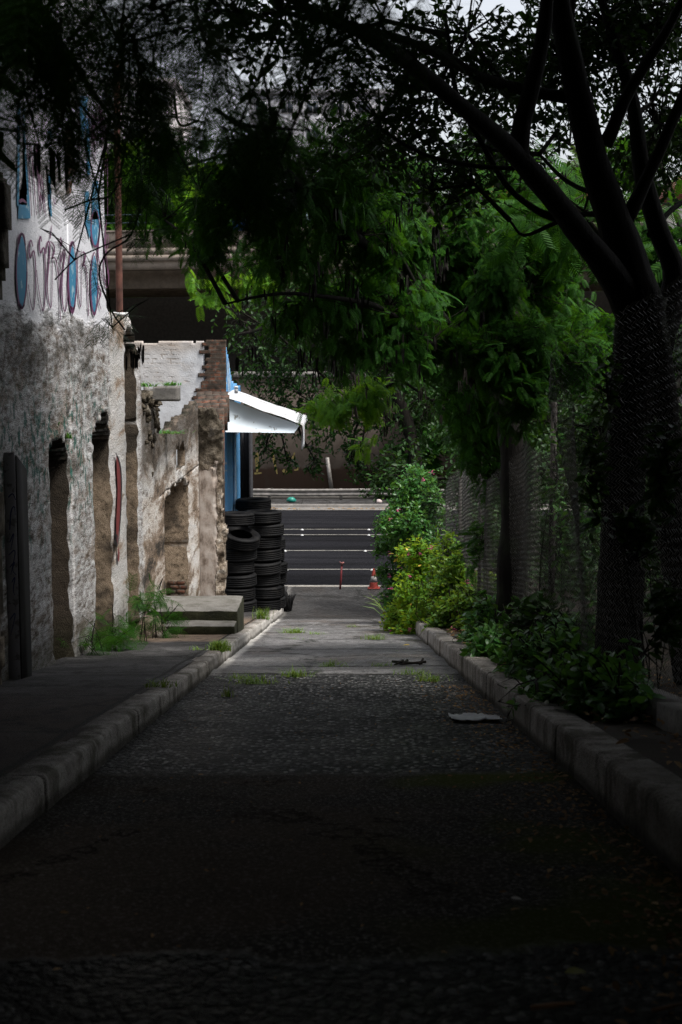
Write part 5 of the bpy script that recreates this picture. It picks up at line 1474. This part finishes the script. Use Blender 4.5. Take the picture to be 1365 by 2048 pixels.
# fine foliage that shows in the frame
cls = [cl(60, 60, 3.6, 150, 110, .35, 40), cl(110, 130, 5.0, 130, 150, .5, 70), cl(240, 90, 5.2, 150, 130, .6, 75), cl(290, 230, 7.5, 110, 110, .6, 80), cl(480, 250, 4.6, 110, 110, .35, 20), cl(560, 320, 5.2, 90, 100, .4, 18),
       cl(660, 90, 5.0, 110, 90, .4, 22), cl(400, 60, 5.0, 110, 80, .5, 26), cl(80, 290, 6.4, 70, 110, .4, 40), cl(150, 330, 7.6, 70, 90, .4, 36), cl(760, 50, 4.2, 150, 60, .4, 36), cl(20, 220, 4.2, 60, 90, .3, 20), cl(300, 20, 3.4, 260, 60, .3, 30),
       cl(200, 400, 9.2, 45, 55, .25, 30), cl(150, 520, 9.6, 40, 34, .15, 7), cl(225, 655, 12.5, 42, 40, .25, 46), cl(255, 350, 9.5, 50, 110, .3, 46), cl(200, 260, 8.5, 60, 80, .4, 34), cl(330, 340, 11, 70, 50, .4, 34), cl(290, 480, 12, 40, 50, .3, 8), cl(400, 380, 11.5, 60, 60, .4, 30)]
cls = [(c, r_, int(n * (.4 if c[0] / c[1] < -.15 and c[2] / c[1] < .17 else .95 if c[2] / c[1] > .185 else 1.0))) for c, r_, n in cls]
crown(t3, cls, T_HI, LEAF_FERN_DK, 131, 4, .34, .75, (.85, 1.25), .8, L3, .0028, thr=-.6, br=.010)
b = B()
def vine(pts, w, sd):
    limb(b, [(x, y, Y, w) for x, y, Y in pts], 5, .01, sd)
vine([(278, 120, 12), (275, 260, 12), (284, 380, 12.2), (262, 470, 12.3), (215, 505, 12.4), (198, 550, 12.4), (222, 620, 12.5), (250, 660, 12.5)], 4, 41)
vine([(130, 420, 9.2), (180, 400, 9.2), (230, 380, 9.3), (255, 260, 9.3), (260, 90, 9.0)], 4, 42)
vine([(110, 560, 9.6), (150, 520, 9.6), (190, 500, 9.7), (260, 470, 9.6)], 3, 43)
vine([(400, 240, 11.5), (360, 250, 11.5), (348, 190, 11.5)], 5, 44)
b.make("hanging_shoots", BARK, t3)
pods(t3, [at(108, 300, 6.4), at(95, 330, 6.2), at(75, 280, 6.0), at(285, 690, 12.5), at(270, 700, 12.6), at(262, 710, 12.5), at(280, 160, 7), at(250, 60, 5)], 18, (.12, .18))
cls = []
for i in range(14):
    cls.append(((rng.uniform(-4.0, 2.0), rng.uniform(-6.0, 6.5), rng.uniform(3.2, 4.6)), (1.5, 1.7, .75), 900))
crown(t3, cls, T_VLO, LEAF_FERN_DK, 133, 6, .5, .2, (2.0, 3.0), .8, L3, .005, "upper_crown", thr=-2)

# trees behind the photographer and along the slope, unseen and added for shade
def simple_tree(loc, h, crown_r, n, label, seed, T=T_VLO, mat=LEAF_FERN_DK, scale=(1.3, 2.0), name="roadside_tree", bark=BARK, nclump=9, lowc=.45, tr=.16, thr=-.35, group=None, per=6):
    r = np.random.default_rng(seed); loc = np.array(loc, float)
    t = thing(name, loc, label, "tree", group); b = B(); LP = []
    lean = r.normal(0, .12, 2) * h * .3
    top = loc + (lean[0], lean[1], h * .72)
    LP.append(limb3(b, [loc - (0, 0, .2), loc + (lean[0] * .2, lean[1] * .2, h * .25), loc + (lean[0] * .6, lean[1] * .6, h * .5), top], [tr, tr * .8, tr * .6, tr * .3], 10, .06, seed))
    cls = []
    for k in range(nclump):
        a = k * 2.4 + r.uniform(0, 1); q = r.uniform(.25, .95)
        c = loc + np.array([lean[0], lean[1], 0]) + np.array([math.cos(a) * crown_r * q, math.sin(a) * crown_r * q, h * r.uniform(lowc, .95)])
        s = crown_r * r.uniform(.38, .6)
        cls.append((c, (s, s, s * .75), n // nclump))
        st_ = LP[0][int(len(LP[0]) * r.uniform(.45, .95))]
        LP.append(limb3(b, [st_, (st_ + c) / 2 + (0, 0, -.1), c], [tr * .4, tr * .28, tr * .1], 7, .05, seed + k))
    b.make("trunk", bark, t)
    crown(t, cls, T, mat, seed + 7, per, .5, .3, scale, .7, np.concatenate(LP), .005, bark=bark, thr=thr, ns=.9)
    return t
simple_tree((3.4, 3.0, zr(3) + .2), 6.0, 2.4, 4200, "dark shading tree behind the fence beside the photographer, right", 201, scale=(2.0, 3.0), thr=-2)
simple_tree((3.2, -3.5, zr(-3.5) + .2), 6.0, 2.8, 4200, "dark shading tree behind the photographer on the right", 202, scale=(2.0, 3.0), thr=-2)
simple_tree((-3.6, -4.0, zr(-4) + .2), 6.0, 2.8, 4200, "dark shading tree behind the photographer on the left", 203, scale=(2.0, 3.0), thr=-2)
simple_tree((-3.9, 6.0, zr(6) + .2), 6.2, 2.2, 3800, "dark shading tree behind the old wall end, left", 204, scale=(2.0, 3.0), thr=-2)
simple_tree((0.2, -9.0, zr(-9)), 6.5, 3.4, 4600, "dark shading tree standing across the alley behind the photographer", 205, lowc=.2, scale=(2.0, 3.0), thr=-2)

simple_tree((5.4, 8.0, zr(8) + .5), 7.5, 3.2, 4200, "wide dark shading tree deeper behind the fence, beside the forked tree", 206, scale=(2.0, 3.0), thr=-2, nclump=14, lowc=.25)
simple_tree((5.6, 1.5, zr(1.5) + .5), 7.0, 3.2, 6500, "wide dark shading tree deeper behind the fence, beside the photographer", 207, scale=(2.0, 3.0), thr=-2, nclump=14, lowc=.2)
simple_tree((5.4, -5.5, zr(-5.5) + .5), 7.0, 3.2, 5500, "wide dark shading tree behind the photographer, far right", 208, scale=(2.0, 3.0), thr=-2, nclump=14, lowc=.15)
# wood edge behind the fence, right
WOOD = "trees and saplings behind the fence"
simple_tree((4.2, 14.5, zr(14) + .4), 5.6, 1.8, 1900, "leafy dark tree crowding the big forked trunk, behind the fence", 211, T_LO, LEAF_FERN, (1.0, 1.5), "feathery_tree", lowc=.25, thr=-.2)
simple_tree((6.8, 20, zr(20) + .6), 6.2, 2.2, 2400, "feathery tree behind the fence, between the slender tree and the bush", 212, T_LO, LEAF_FERN, (1.0, 1.5), "feathery_tree", lowc=.2, thr=-.2)
simple_tree((5.8, 25.2, zr(25) + .6), 5.0, 1.7, 2200, "feathery tree rising just behind the fence's far end", 213, T_LO, LEAF_FERN, (1.0, 1.4), "feathery_tree", lowc=.25, thr=-.2)
simple_tree((8, 27, zr(27) + .6), 7.5, 2.8, 2600, "tall loose tree deep behind the fence", 214, T_VLO, LEAF_FAR, (1.1, 1.6), "feathery_tree", lowc=.2, thr=-.2)
simple_tree((3.6, 33.5, Z_FLAT), 7.6, 2.4, 6500, "dark broad leaved tree at the street corner, right of the alley's end", 215, T_BR, LEAF_BROAD, (1.4, 2.2), "broadleaf_tree", lowc=.15, thr=-.15, nclump=14, per=7)
simple_tree((7.5, 19, zr(19) + .6), 7.0, 2.6, 2600, "pale green tree beyond the fence near the right edge", 216, T_VLO, LEAF_FAR, (1.1, 1.6), "feathery_tree", lowc=.15, thr=-.2)

for i, (x, y, n) in enumerate(((4.0, 5.5, "beside the photographer"), (4.3, 8.5, "just before the forked trunk"), (4.4, 12.4, "just past the forked trunk"), (4.3, 15.4, "beside the slender tree"), (4.4, 18.6, "beyond the slender tree"), (6.2, 11.0, "in the second row, right of the forked trunk"), (5.0, 22.5, "in the second row, behind the bushes"), (3.6, 29.0, "right behind the tall flowering bush"), (4.6, 31, "between the flowering bush and the street corner tree"), (5.4, 34.6, "on the street edge right of the alley"), (6.8, 32.5, "right of the street corner tree"), (7.4, 24, "deep in the bed behind the fence"), (9.5, 29, "deepest of all, by the far corner"), (6.6, 15.5, "in the second row, right of the slender tree"))):
    simple_tree((x, y, zr(y) + .3), 3.3, 1.7, 4600, "dense dark thicket sapling behind the fence " + n, 240 + i, T_BR, LEAF_BROAD, (1.0, 1.6), "thicket_sapling", lowc=.08, tr=.05, thr=-.6)

# T4: dark broadleaf tree hanging over the street end
t4 = thing("broadleaf_tree", (2.2, 38.2, Z_FLAT), "dark broad leaved tree hanging its boughs over the street end behind the canopy", "tree")
b = B(); LP = []
LP.append(limb3(b, [(2.2, 36.8, Z_FLAT - .1), (2.1, 36.8, -4), (1.6, 37, -1.5), (.4, 37, 0), (-1.2, 36.6, .6), (-2.6, 36.2, .4)], [.2, .18, .15, .11, .07, .03], 10, .06, 51))
LP.append(limb3(b, [(1.7, 37, -1.8), (.6, 37.4, -1.6), (-.6, 37.4, -1.5), (-1.8, 37.2, -2.0)], [.09, .06, .04, .02], 8, .05, 52))
b.make("trunk", BARK, t4); L4 = np.concatenate(LP)
cls = [cl(520, 720, 37, 90, 90, .9, 900), cl(620, 700, 37, 110, 100, 1, 1100), cl(730, 760, 37, 100, 110, 1, 1200), cl(560, 840, 37.2, 80, 70, .7, 700), cl(680, 850, 37.2, 100, 70, .7, 900), cl(800, 840, 37.2, 90, 90, .8, 900),
       cl(530, 905, 37.3, 36, 36, .3, 170), cl(575, 925, 37.3, 22, 30, .2, 100), cl(630, 920, 37.3, 30, 50, .25, 200), cl(700, 930, 37.2, 40, 50, .4, 260), cl(745, 960, 37.2, 40, 50, .4, 300), cl(800, 950, 37.2, 50, 70, .5, 420), cl(880, 800, 37, 90, 120, 1, 800), cl(480, 640, 36.5, 60, 60, .6, 300), cl(620, 590, 36.5, 130, 70, .9, 700), cl(790, 640, 36.6, 110, 80, .9, 700), cl(600, 790, 37, 90, 60, .6, 500)]
crown(t4, cls, T_BR, LEAF_BROAD, 141, 7, .45, .55, (1.2, 2.0), .5, L4, .006, thr=-.3, br=.04)

# trees beyond the overpass and on the verge across the street
FAR = "trees beyond the overpass"
simple_tree((-9.5, 80, Z_STREET), 17.0, 4.2, 3600, "bright feathery tree above the overpass parapet, left", 221, T_VLO, LEAF_FERN_LT, (3.2, 5.0), "parkway_tree", BARK2, lowc=.45, tr=.3)
simple_tree((-3.5, 84, Z_STREET), 17.0, 4.6, 2800, "dense green tree beyond the overpass, behind the hanging fronds", 222, T_VLO, LEAF_FAR, (3.2, 5.0), "parkway_tree", BARK2, lowc=.45, tr=.3)
simple_tree((4, 82, Z_STREET), 18.0, 5.0, 3000, "tall green tree beyond the overpass, mid frame", 223, T_VLO, LEAF_FAR, (3.2, 5.0), "parkway_tree", BARK2, lowc=.4, tr=.3)
simple_tree((13, 84, Z_STREET), 19.0, 5.5, 3000, "tall green tree beyond the overpass, towards the right", 224, T_VLO, LEAF_FAR, (3.2, 5.0), "parkway_tree", BARK2, lowc=.35, tr=.3)
simple_tree((-15.5, 92, Z_STREET), 19.0, 4.5, 2200, "dark green tree beyond the overpass at far left, beside the tiled house", 225, T_VLO, LEAF_FERN, (3.2, 5.0), "parkway_tree", BARK2, lowc=.4, tr=.3)
simple_tree((9, 50.5 + 9.5, Z_STREET + .1), 9.5, 3.2, 2600, "round dark tree on the far pavement, right of the street view", 226, T_VLO, LEAF_FERN_DK, (2.2, 3.4), "street_tree", lowc=.2, tr=.2)
simple_tree((3.2, 60.8, Z_STREET + .1), 6.5, 2.2, 2400, "dark street tree before the retaining wall, behind the bush", 227, T_VLO, LEAF_FERN_DK, (1.8, 2.6), "street_tree", lowc=.1, tr=.16)

# ------------------------------------------------------------------ shrubs, weeds, grass
def shrub(name, loc, clumps, T, mat, seed, label, cat="shrub", scale=(.8, 1.3), per=6, tw=.3, stems=6, droop=.15, flower=None, yellow=0, group=None, spread=1.0):
    t = thing(name, loc, label, cat, group); r = np.random.default_rng(seed); loc = np.array(loc, float)
    if T is T_BR:
        clumps = [(c, rd, int(n * 1.7)) for c, rd, n in clumps]
        if name == "flowering_bush":
            for c, rd, n in list(clumps):
                for _ in range(2):
                    o_ = nrm(r.normal(size=3) + np.array([-.5, -.5, .3])); clumps.append((np.asarray(c) + o_ * np.asarray(rd) * 1.0, np.asarray(rd) * .45, int(n * .14)))
    b = B(); LP = []
    for k in range(stems):
        c = np.asarray(clumps[k % len(clumps)][0]) + r.normal(0, .08, 3)
        LP.append(limb3(b, [loc + r.normal(0, .06, 3) * (1, 1, 0) - (0, 0, .05), loc * .5 + c * .5 + r.normal(0, .05, 3) + (0, 0, .1), c], [.016, .012, .006] if cat == 'shrub' else [.005, .004, .002], 6, .03, seed + k))
    b.make("stems", BARK, t)
    o = crown(t, clumps, T, mat, seed, per, tw, droop, scale, .55, np.concatenate(LP), .003, "foliage", thr=-.35, br=.008, leafspread=spread)
    if flower:
        fl = 0
        for (c, rad, n) in clumps[:len(clumps) // 3 if name == 'flowering_bush' else None]:
            for _ in range(flower):
                d = nrm(r.normal(size=3) + np.array([-.5, -1.0, .3])); p = np.asarray(c) + d * np.asarray(rad) * 1.03
                b = B()
                for m in range(7):
                    q_ = p + r.normal(0, .018, 3)
                    pts = []
                    V_, qq = lathe([(.001, -.004), (.014, 0), (.016, .006), (.004, .012)], 6); b.add(V_ + q_, qq)
                b.make("flower_head", PINK, t); fl += 1
    if yellow:
        P = np.concatenate([np.asarray(c) + nrm(r.normal(size=(yellow, 3)) + np.array([-.3, -.8, .1])) * np.asarray(rad) for c, rad, n in clumps])
        m = len(P); V, Q = scatter(T_BR, P, r.normal(size=(m, 3)) + (0, 0, -.5), r.normal(size=(m, 3)) + (0, 0, 1), r.uniform(.8, 1.5, m)); obj("yellowed_leaves", V, [Q], YELLOWLEAF, t)
    return t
zb = lambda y: zr(y) + .2
shrub("flowering_bush", (1.55, 28, zb(28)), [cl(832, 980, 28, 48, 50, .5, 700), cl(818, 1050, 27.6, 58, 55, .6, 1100), cl(798, 1105, 28, 40, 45, .4, 500), cl(858, 1040, 28, 40, 70, .5, 700), cl(852, 1125, 27, 44, 50, .5, 600), cl(808, 1165, 28, 44, 45, .4, 600), cl(800, 1215, 27.4, 34, 36, .35, 360)],
      T_BR, LEAF_GLOSS, 301, "tall glossy dark green bush with pink flowers at the fence's far end", scale=(.8, 1.5), flower=2)
shrub("flowering_bush", (1.40, 24.2, zb(24)), [cl(850, 1125, 24.4, 42, 42, .35, 520), cl(832, 1185, 24.2, 50, 50, .45, 800), cl(850, 1245, 23.6, 54, 46, .45, 800), cl(806, 1240, 24.6, 38, 44, .35, 480), cl(886, 1180, 24, 38, 55, .4, 520), cl(830, 1120, 24.8, 30, 30, .3, 200)],
      T_BR, LEAF_LIME, 302, "yellow green bush with pink flowers spilling over the right kerb", scale=(.8, 1.4), flower=2, yellow=4)
shrub("flowering_bush", (1.6, 21.5, zb(21.5)), [cl(912, 1165, 21.6, 46, 46, .4, 520), cl(900, 1230, 21.2, 50, 46, .4, 620), cl(940, 1255, 20.5, 50, 46, .4, 560), cl(874, 1270, 22.4, 34, 30, .3, 300), cl(960, 1190, 20.5, 40, 50, .35, 360), cl(885, 1302, 21.6, 26, 20, .25, 160), cl(925, 1318, 19.8, 30, 22, .25, 180), cl(870, 1200, 23, 40, 50, .4, 360), cl(895, 1110, 23, 34, 50, .4, 300)],
      T_BR, m_leaf("leaf_mid_green", (0.05, 0.15, 0.016), (0.09, 0.23, 0.022), (0.19, 0.30, 0.03), 0.4, 0.35, 0.3), 303, "low green bush beside the start of the right kerb with few pink flowers", scale=(.8, 1.4), flower=2)
BED = "dark shrubs in the planting bed"
for i, (px, py, Y, rx, ry, n, lb) in enumerate(((985, 1255, 16.6, 55, 60, 900, "dark shrub at the slender tree's foot"), (1000, 1310, 14.2, 70, 55, 900, "low dark shrub overhanging the right kerb, beyond the plastic wrapper"),
        (1080, 1245, 13.0, 75, 60, 800, "dark leafy shrub against the fence, mid bed"), (1085, 1325, 11.4, 85, 60, 900, "dark leafy shrub leaning over the kerb before the mid bed shrub"),
        (1200, 1375, 9.0, 100, 65, 800, "blue green leafy shrub in front of the forked trunk"), (1110, 1395, 9.9, 75, 45, 520, "lowest dark shrub at the kerb, below the blue green one"),
        (1150, 1285, 11.6, 70, 60, 600, "dark leafy shrub between the mid bed shrub and the forked trunk"), (955, 1300, 18.0, 50, 40, 600, "small dark shrub creeping over the kerb next to the green bush"))):
    c = at(px, py, Y)
    shrub("bed_shrub", (max(c[0], 1.55), Y, zb(Y)), [cl(px, py, Y, rx, ry, .4, n // 2), cl(px + rx * .4, py + ry * .3, Y - .4, rx * .7, ry * .6, .35, n // 4), cl(px - rx * .4, py + ry * .35, Y + .4, rx * .7, ry * .6, .35, n // 4)],
          T_BR, LEAF_GLOSS if i != 2 else LEAF_BROAD, 310 + i, lb, scale=(.9, 1.5))
shrub("climbing_vine", (2.1, 19.5, zb(19.5)), [cl(960, 1090, 19, 30, 60, .15, 60), cl(985, 1190, 18.6, 40, 40, .2, 60)], T_LO, LEAF_FERN, 320, "feathery sprig growing through the chain-link mesh", "vine", (.8, 1.1), 5)
shrub("climbing_vine", (1.98, 13.3, zb(13.3)), [cl(1115, 960, 13.2, 14, 110, .08, 60), cl(1120, 1080, 13, 14, 70, .08, 40)], T_BR, LEAF_GLOSS, 321, "broad leaved vine climbing the fence post before the forked trunk", "vine", (.8, 1.2), 5, tw=.15)

shrub("climbing_vine", (2.06, 9.2, zb(9.2)), [cl(1215, 800, 9.3, 22, 90, .07, 50), cl(1190, 980, 9.2, 26, 120, .07, 80), cl(1260, 1130, 8.6, 50, 110, .08, 130), cl(1320, 960, 8.0, 36, 130, .08, 110), cl(1335, 1230, 7.8, 40, 90, .08, 90)], T_BR, LEAF_BROAD, 322, "dark vine climbing the mesh in front of the forked trunk", "vine", (.8, 1.2), 5, tw=.15)
# feathery weeds at the foot of the ruin
for i, (px, py, Y, rx, ry, n, lb) in enumerate(((285, 1215, 18.2, 48, 40, 46, "tall feathery weed before the third opening of the ruin"), (225, 1270, 16.3, 50, 30, 60, "feathery weed clump on the pavement at the wall's foot"),
        (330, 1240, 19.2, 42, 34, 40, "feathery weed leaning against the concrete steps"), (185, 1285, 15.3, 36, 22, 34, "low feathery weed nearest the camera along the ruin"), (318, 1180, 19.0, 26, 40, 14, "thin upright weed sprig in front of the white bay"))):
    shrub("feathery_weed", (max(XW + .16, at(px, py, Y)[0]), Y, zr(Y) + KERB_H), [cl(px, py, Y, rx, ry, .3, n)], T_HI, LEAF_FERN_MID if i in (0, 2, 4) else LEAF_FERN, 330 + i, lb, "weed", (.8, 1.2), 4, .32, 4)
b = B(); V_, q_ = lathe([(.001, 1), (.35, .85), (.7, .4), (1, 0)], 16); V_ = V_ * (.30, .55, .34); V_ += .05 * vnoise(V_[:, 0], V_[:, 1], V_[:, 2], 7, 3, 4)[:, None]
tag(obj("rubble_heap", V_ + (XW + .18, 19.6, zr(19.6) + KERB_H - .02), [np.array(q_)], RUBBLE, None, True), "heap of fallen plaster at the foot of the tan reveal", "rubble")

def tuft(loc, n, h, spread, seed, label, mat=GRASS, w=.005):
    r = np.random.default_rng(seed); b = B(); loc = np.array(loc, float)
    for k in range(n):
        a = r.uniform(0, 6.283); q = r.uniform(.2, 1) * spread; l = h * r.uniform(.5, 1.15)
        p0 = loc + (r.normal(0, spread * .45), r.normal(0, spread * .35), -.01); d = np.array([math.cos(a), math.sin(a), 0]); s = np.array([-d[1], d[0], 0]) * w * r.uniform(.7, 1.3)
        p1 = p0 + d * q * .3 + (0, 0, l * .6); p2 = p0 + d * q * .9 + (0, 0, l * r.uniform(.7, 1))
        b.add([p0 - s, p0 + s, p1 + s * .7, p1 - s * .7, p2 + s * .1, p2 - s * .1], [(0, 1, 2, 3), (3, 2, 4, 5)])
    return tag(b.make("grass_tuft", mat), label, "grass tuft", "grass tufts in the paving")
def on_road(px, py, lift=0.0):
    r = ray(px, py); Y = (1.147 - lift) / (-(r[2] / r[1]) - .153)
    return (r[0] / r[1] * Y, Y, zr(Y) + lift)
for i, (px, py, n, h, s, lb, lift) in enumerate((
    (590, 1266, 160, .11, .22, "broad grass tuft in the far paving joint, nearest the left kerb", 0), (640, 1268, 50, .05, .20, "thin grass strip right of the broad far tuft", 0), (590, 1282, 46, .05, .28, "flat grass strip just below the broad far tuft", 0),
    (750, 1281, 110, .12, .16, "bushy grass tuft right of centre in the far joint", 0), (705, 1254, 30, .06, .12, "tiny grass tuft in the farthest joint, mid alley", 0), (665, 1332, 90, .06, .20, "low grass tuft in mid alley, second joint", 0),
    (765, 1332, 50, .045, .14, "small low grass tuft right of the mid alley tuft", 0), (592, 1354, 110, .11, .18, "spiky grass tuft above the stone paving, left of centre", 0), (512, 1368, 120, .10, .20, "dark grass tuft at the stone paving's edge, nearest the left kerb", 0),
    (825, 1350, 70, .08, .20, "grass tuft near the right kerb, second joint", 0), (862, 1362, 80, .09, .14, "grass and weeds at the foot of the right kerb", 0), (790, 1255, 40, .08, .12, "grass blades under the yellow green bush", 0),
    (440, 1300, 420, .13, .11, "bright round grass tuft growing on the left kerb", KERB_H), (525, 1238, 130, .24, .16, "tall grass tuft on the kerb before the tyres", KERB_H), (395, 1300, 30, .05, .14, "thin grass between the steps and the left kerb", KERB_H), (318, 1372, 60, .07, .12, "dark flat weed in the pavement joint, left", KERB_H), (455, 1395, 24, .12, .05, "thin dark blades hanging at the kerb's foot", 0),
    (475, 1358, 50, .07, .16, "brownish grass in the gutter by the left kerb", 0))):
    tuft(on_road(px, py, lift), n, h, s, 400 + i, lb)
b = B(); rb = np.random.default_rng(4)
for k in range(12):
    p0 = np.array([1.05, 29.5, zr(29.5)]) + rb.normal(0, .05, 3); d = np.array([-rb.uniform(.2, .6), rb.normal(0, .2), rb.uniform(.3, .75)])
    s = np.array([0, .008, .006]); b.add([p0 - s, p0 + s, p0 + d * .6 + s + (0, 0, .08), p0 + d * .6 - s + (0, 0, .08), p0 + d * (1.1, 1.1, .95)], [(0, 1, 2, 3)], [(3, 2, 4)])
tag(b.make("long_grass", GRASS), "long arching grass blades beside the flowering bush", "grass tuft")
# small plants on the lintel and wall heads
for i, (px, py, Y, w) in enumerate(((345, 770, 21.45, .16), (300, 772, 21, .18), (345, 866, 23.2, .3), (112, 852, 14.4, .1), (140, 875, 14.9, .06))):
    p = at(px, py, Y); p[0] = p[0] - .05
    o = tuft(p, 60, .07, w, 450 + i, ("small succulents on the projecting lintel stub", "weeds on the broken head of the third bay", "weeds along the low broken wall top", "green sprig in the rubble over the first opening", "small sprig at the first opening's right shoulder")[i], LEAF_GLOSS, .012)
    o.name = "wall_weed"; o['category'] = "weed"; o['group'] = "weeds on the ruin"

# ------------------------------------------------------------------ litter
def leafstuff(name, n, fn, seed, scale, mat, label):
    r = np.random.default_rng(seed); P = fn(r, n); n = len(P)
    V, Q = scatter(T_BR, P, r.normal(size=(n, 3)) * (1, 1, .12), np.array([0, 0, 1.0]) + r.normal(size=(n, 3)) * .25, r.uniform(*scale, n))
    return tag(obj(name, V, [Q], mat), label, "leaf litter", kind='stuff')
def f1(r, n):
    y = 3.2 + 10 * r.random(n) ** 1.8; x = 1.22 - np.abs(r.normal(0, .22, n)); return np.stack([x, y, zra(y) + .012], 1)
leafstuff("leaf_litter", 1500, f1, 501, (.15, .6), DRY, "dry brown leaf litter along the foot of the right kerb")
def f2(r, n):
    y = r.uniform(3.2, 20, n); x = r.uniform(1.46, 2.6, n); return np.stack([x, y, zra(y) + .25], 1)
leafstuff("leaf_litter", 1500, f2, 502, (.4, 1.0), DRY, "dry brown leaf litter on the planting bed soil")
def f3(r, n):
    y = r.uniform(3.2, 14, n); x = r.uniform(-1.3, 1.2, n); return np.stack([x, y, zra(y) + .012], 1)
leafstuff("leaf_litter", 260, f3, 503, (.12, .4), DRY, "tiny leaf fragments scattered on the near dark paving")
def f4(r, n):
    x = r.uniform(-4, 3, n); y = 57.0 - np.abs(r.normal(0, .25, n)); return np.stack([x, y, x * 0 + Z_STREET + .02], 1)
leafstuff("leaf_litter", 90, f4, 504, (1.2, 2.4), m_leaf("leaf_dry_amber", (.16, .09, .03), (.24, .14, .05), (.32, .2, .08), .8, .05), "amber dry leaves along the far gutter")
def one_leaf(px, py, s, mat, label, a):
    p = np.array(on_road(px, py)) + (0, 0, .014)
    V, Q = scatter(T_BR, p[None], np.array([[math.cos(a), math.sin(a), .05]]), np.array([[.1, -.2, 1.0]]), np.array([s]))
    tag(obj("fallen_leaf", V, [Q], mat), label, "leaf", "single fallen leaves")
one_leaf(1130, 1955, .9, m_plain("leaf_yellowgreen", (.25, .25, .05), .6), "yellow green fallen leaf on the near stone paving", .3)
one_leaf(1022, 1804, .5, m_plain("leaf_pale", (.5, .48, .44), .6), "tiny pale leaf on the smooth dark patch", 0)
one_leaf(820, 1292, 1.4, YELLOWLEAF, "yellow fallen leaf at the right kerb's start", 2.8)
b = B(); p0, p1 = np.array(on_road(1062, 2024)) + (0, 0, .012), np.array(on_road(1150, 2016)) + (0, 0, .014)
b.tube([p0, (p0 + p1) / 2, p1], [.006, .0075, .005], 6); tag(b.make("dry_twig", m_plain("twig_orange", (.22, .11, .045), .7)), "straw coloured twig on the near paving", "twig")
b = B(); p0, p1 = np.array(on_road(1305, 2030)) + (0, 0, .012), np.array(on_road(1365, 2018)) + (0, 0, .014)
b.tube([p0, (p0 + p1) / 2, p1], [.005, .006, .004], 6); tag(b.make("dry_twig", m_plain("twig_orange2", (.18, .09, .04), .7)), "thin dry twig at the lower right corner", "twig")
# crumpled plastic wrapper in the right gutter
p0 = np.array(on_road(950, 1442))
us, vv = np.linspace(-.5, .5, 20), np.linspace(-.5, .5, 9)
gx, gy = np.meshgrid(us, vv, indexing='ij')
gz = .02 + .025 * vnoise(gx, gy, 0, 6, 3, 9) + .012
V = np.stack([p0[0] + gx * .36, p0[1] + gy * .34 + .03 * np.sin(gx * 9), zra(p0[1] + gy * .34) + gz], -1).reshape(-1, 3)
idx = np.arange(gx.size).reshape(gx.shape)
q = np.stack([idx[:-1, :-1], idx[1:, :-1], idx[1:, 1:], idx[:-1, 1:]], -1).reshape(-1, 4)
w_ = tag(obj("plastic_wrapper", V, [q], m_plain("wrapper_grey", (.38, .38, .40), .3, spec=.6), None, True), "crumpled grey plastic wrapper in the gutter at the right kerb", "litter")
w_.modifiers.new("thick", 'SOLIDIFY').thickness = .003
b = B(); p0 = np.array(on_road(825, 1330)); 
for k in range(5):
    a = rng.uniform(0, 3.1); l = rng.uniform(.08, .2); c = p0 + (rng.normal(0, .1), rng.normal(0, .12), .015); b.tube([c - (l * math.cos(a), l * math.sin(a), 0), c + (l * math.cos(a), l * math.sin(a), .01)], [.012, .016], 6)
tag(b.make("rotten_stick", BARK), "dark rotten sticks lying near the right kerb's start", "stick")
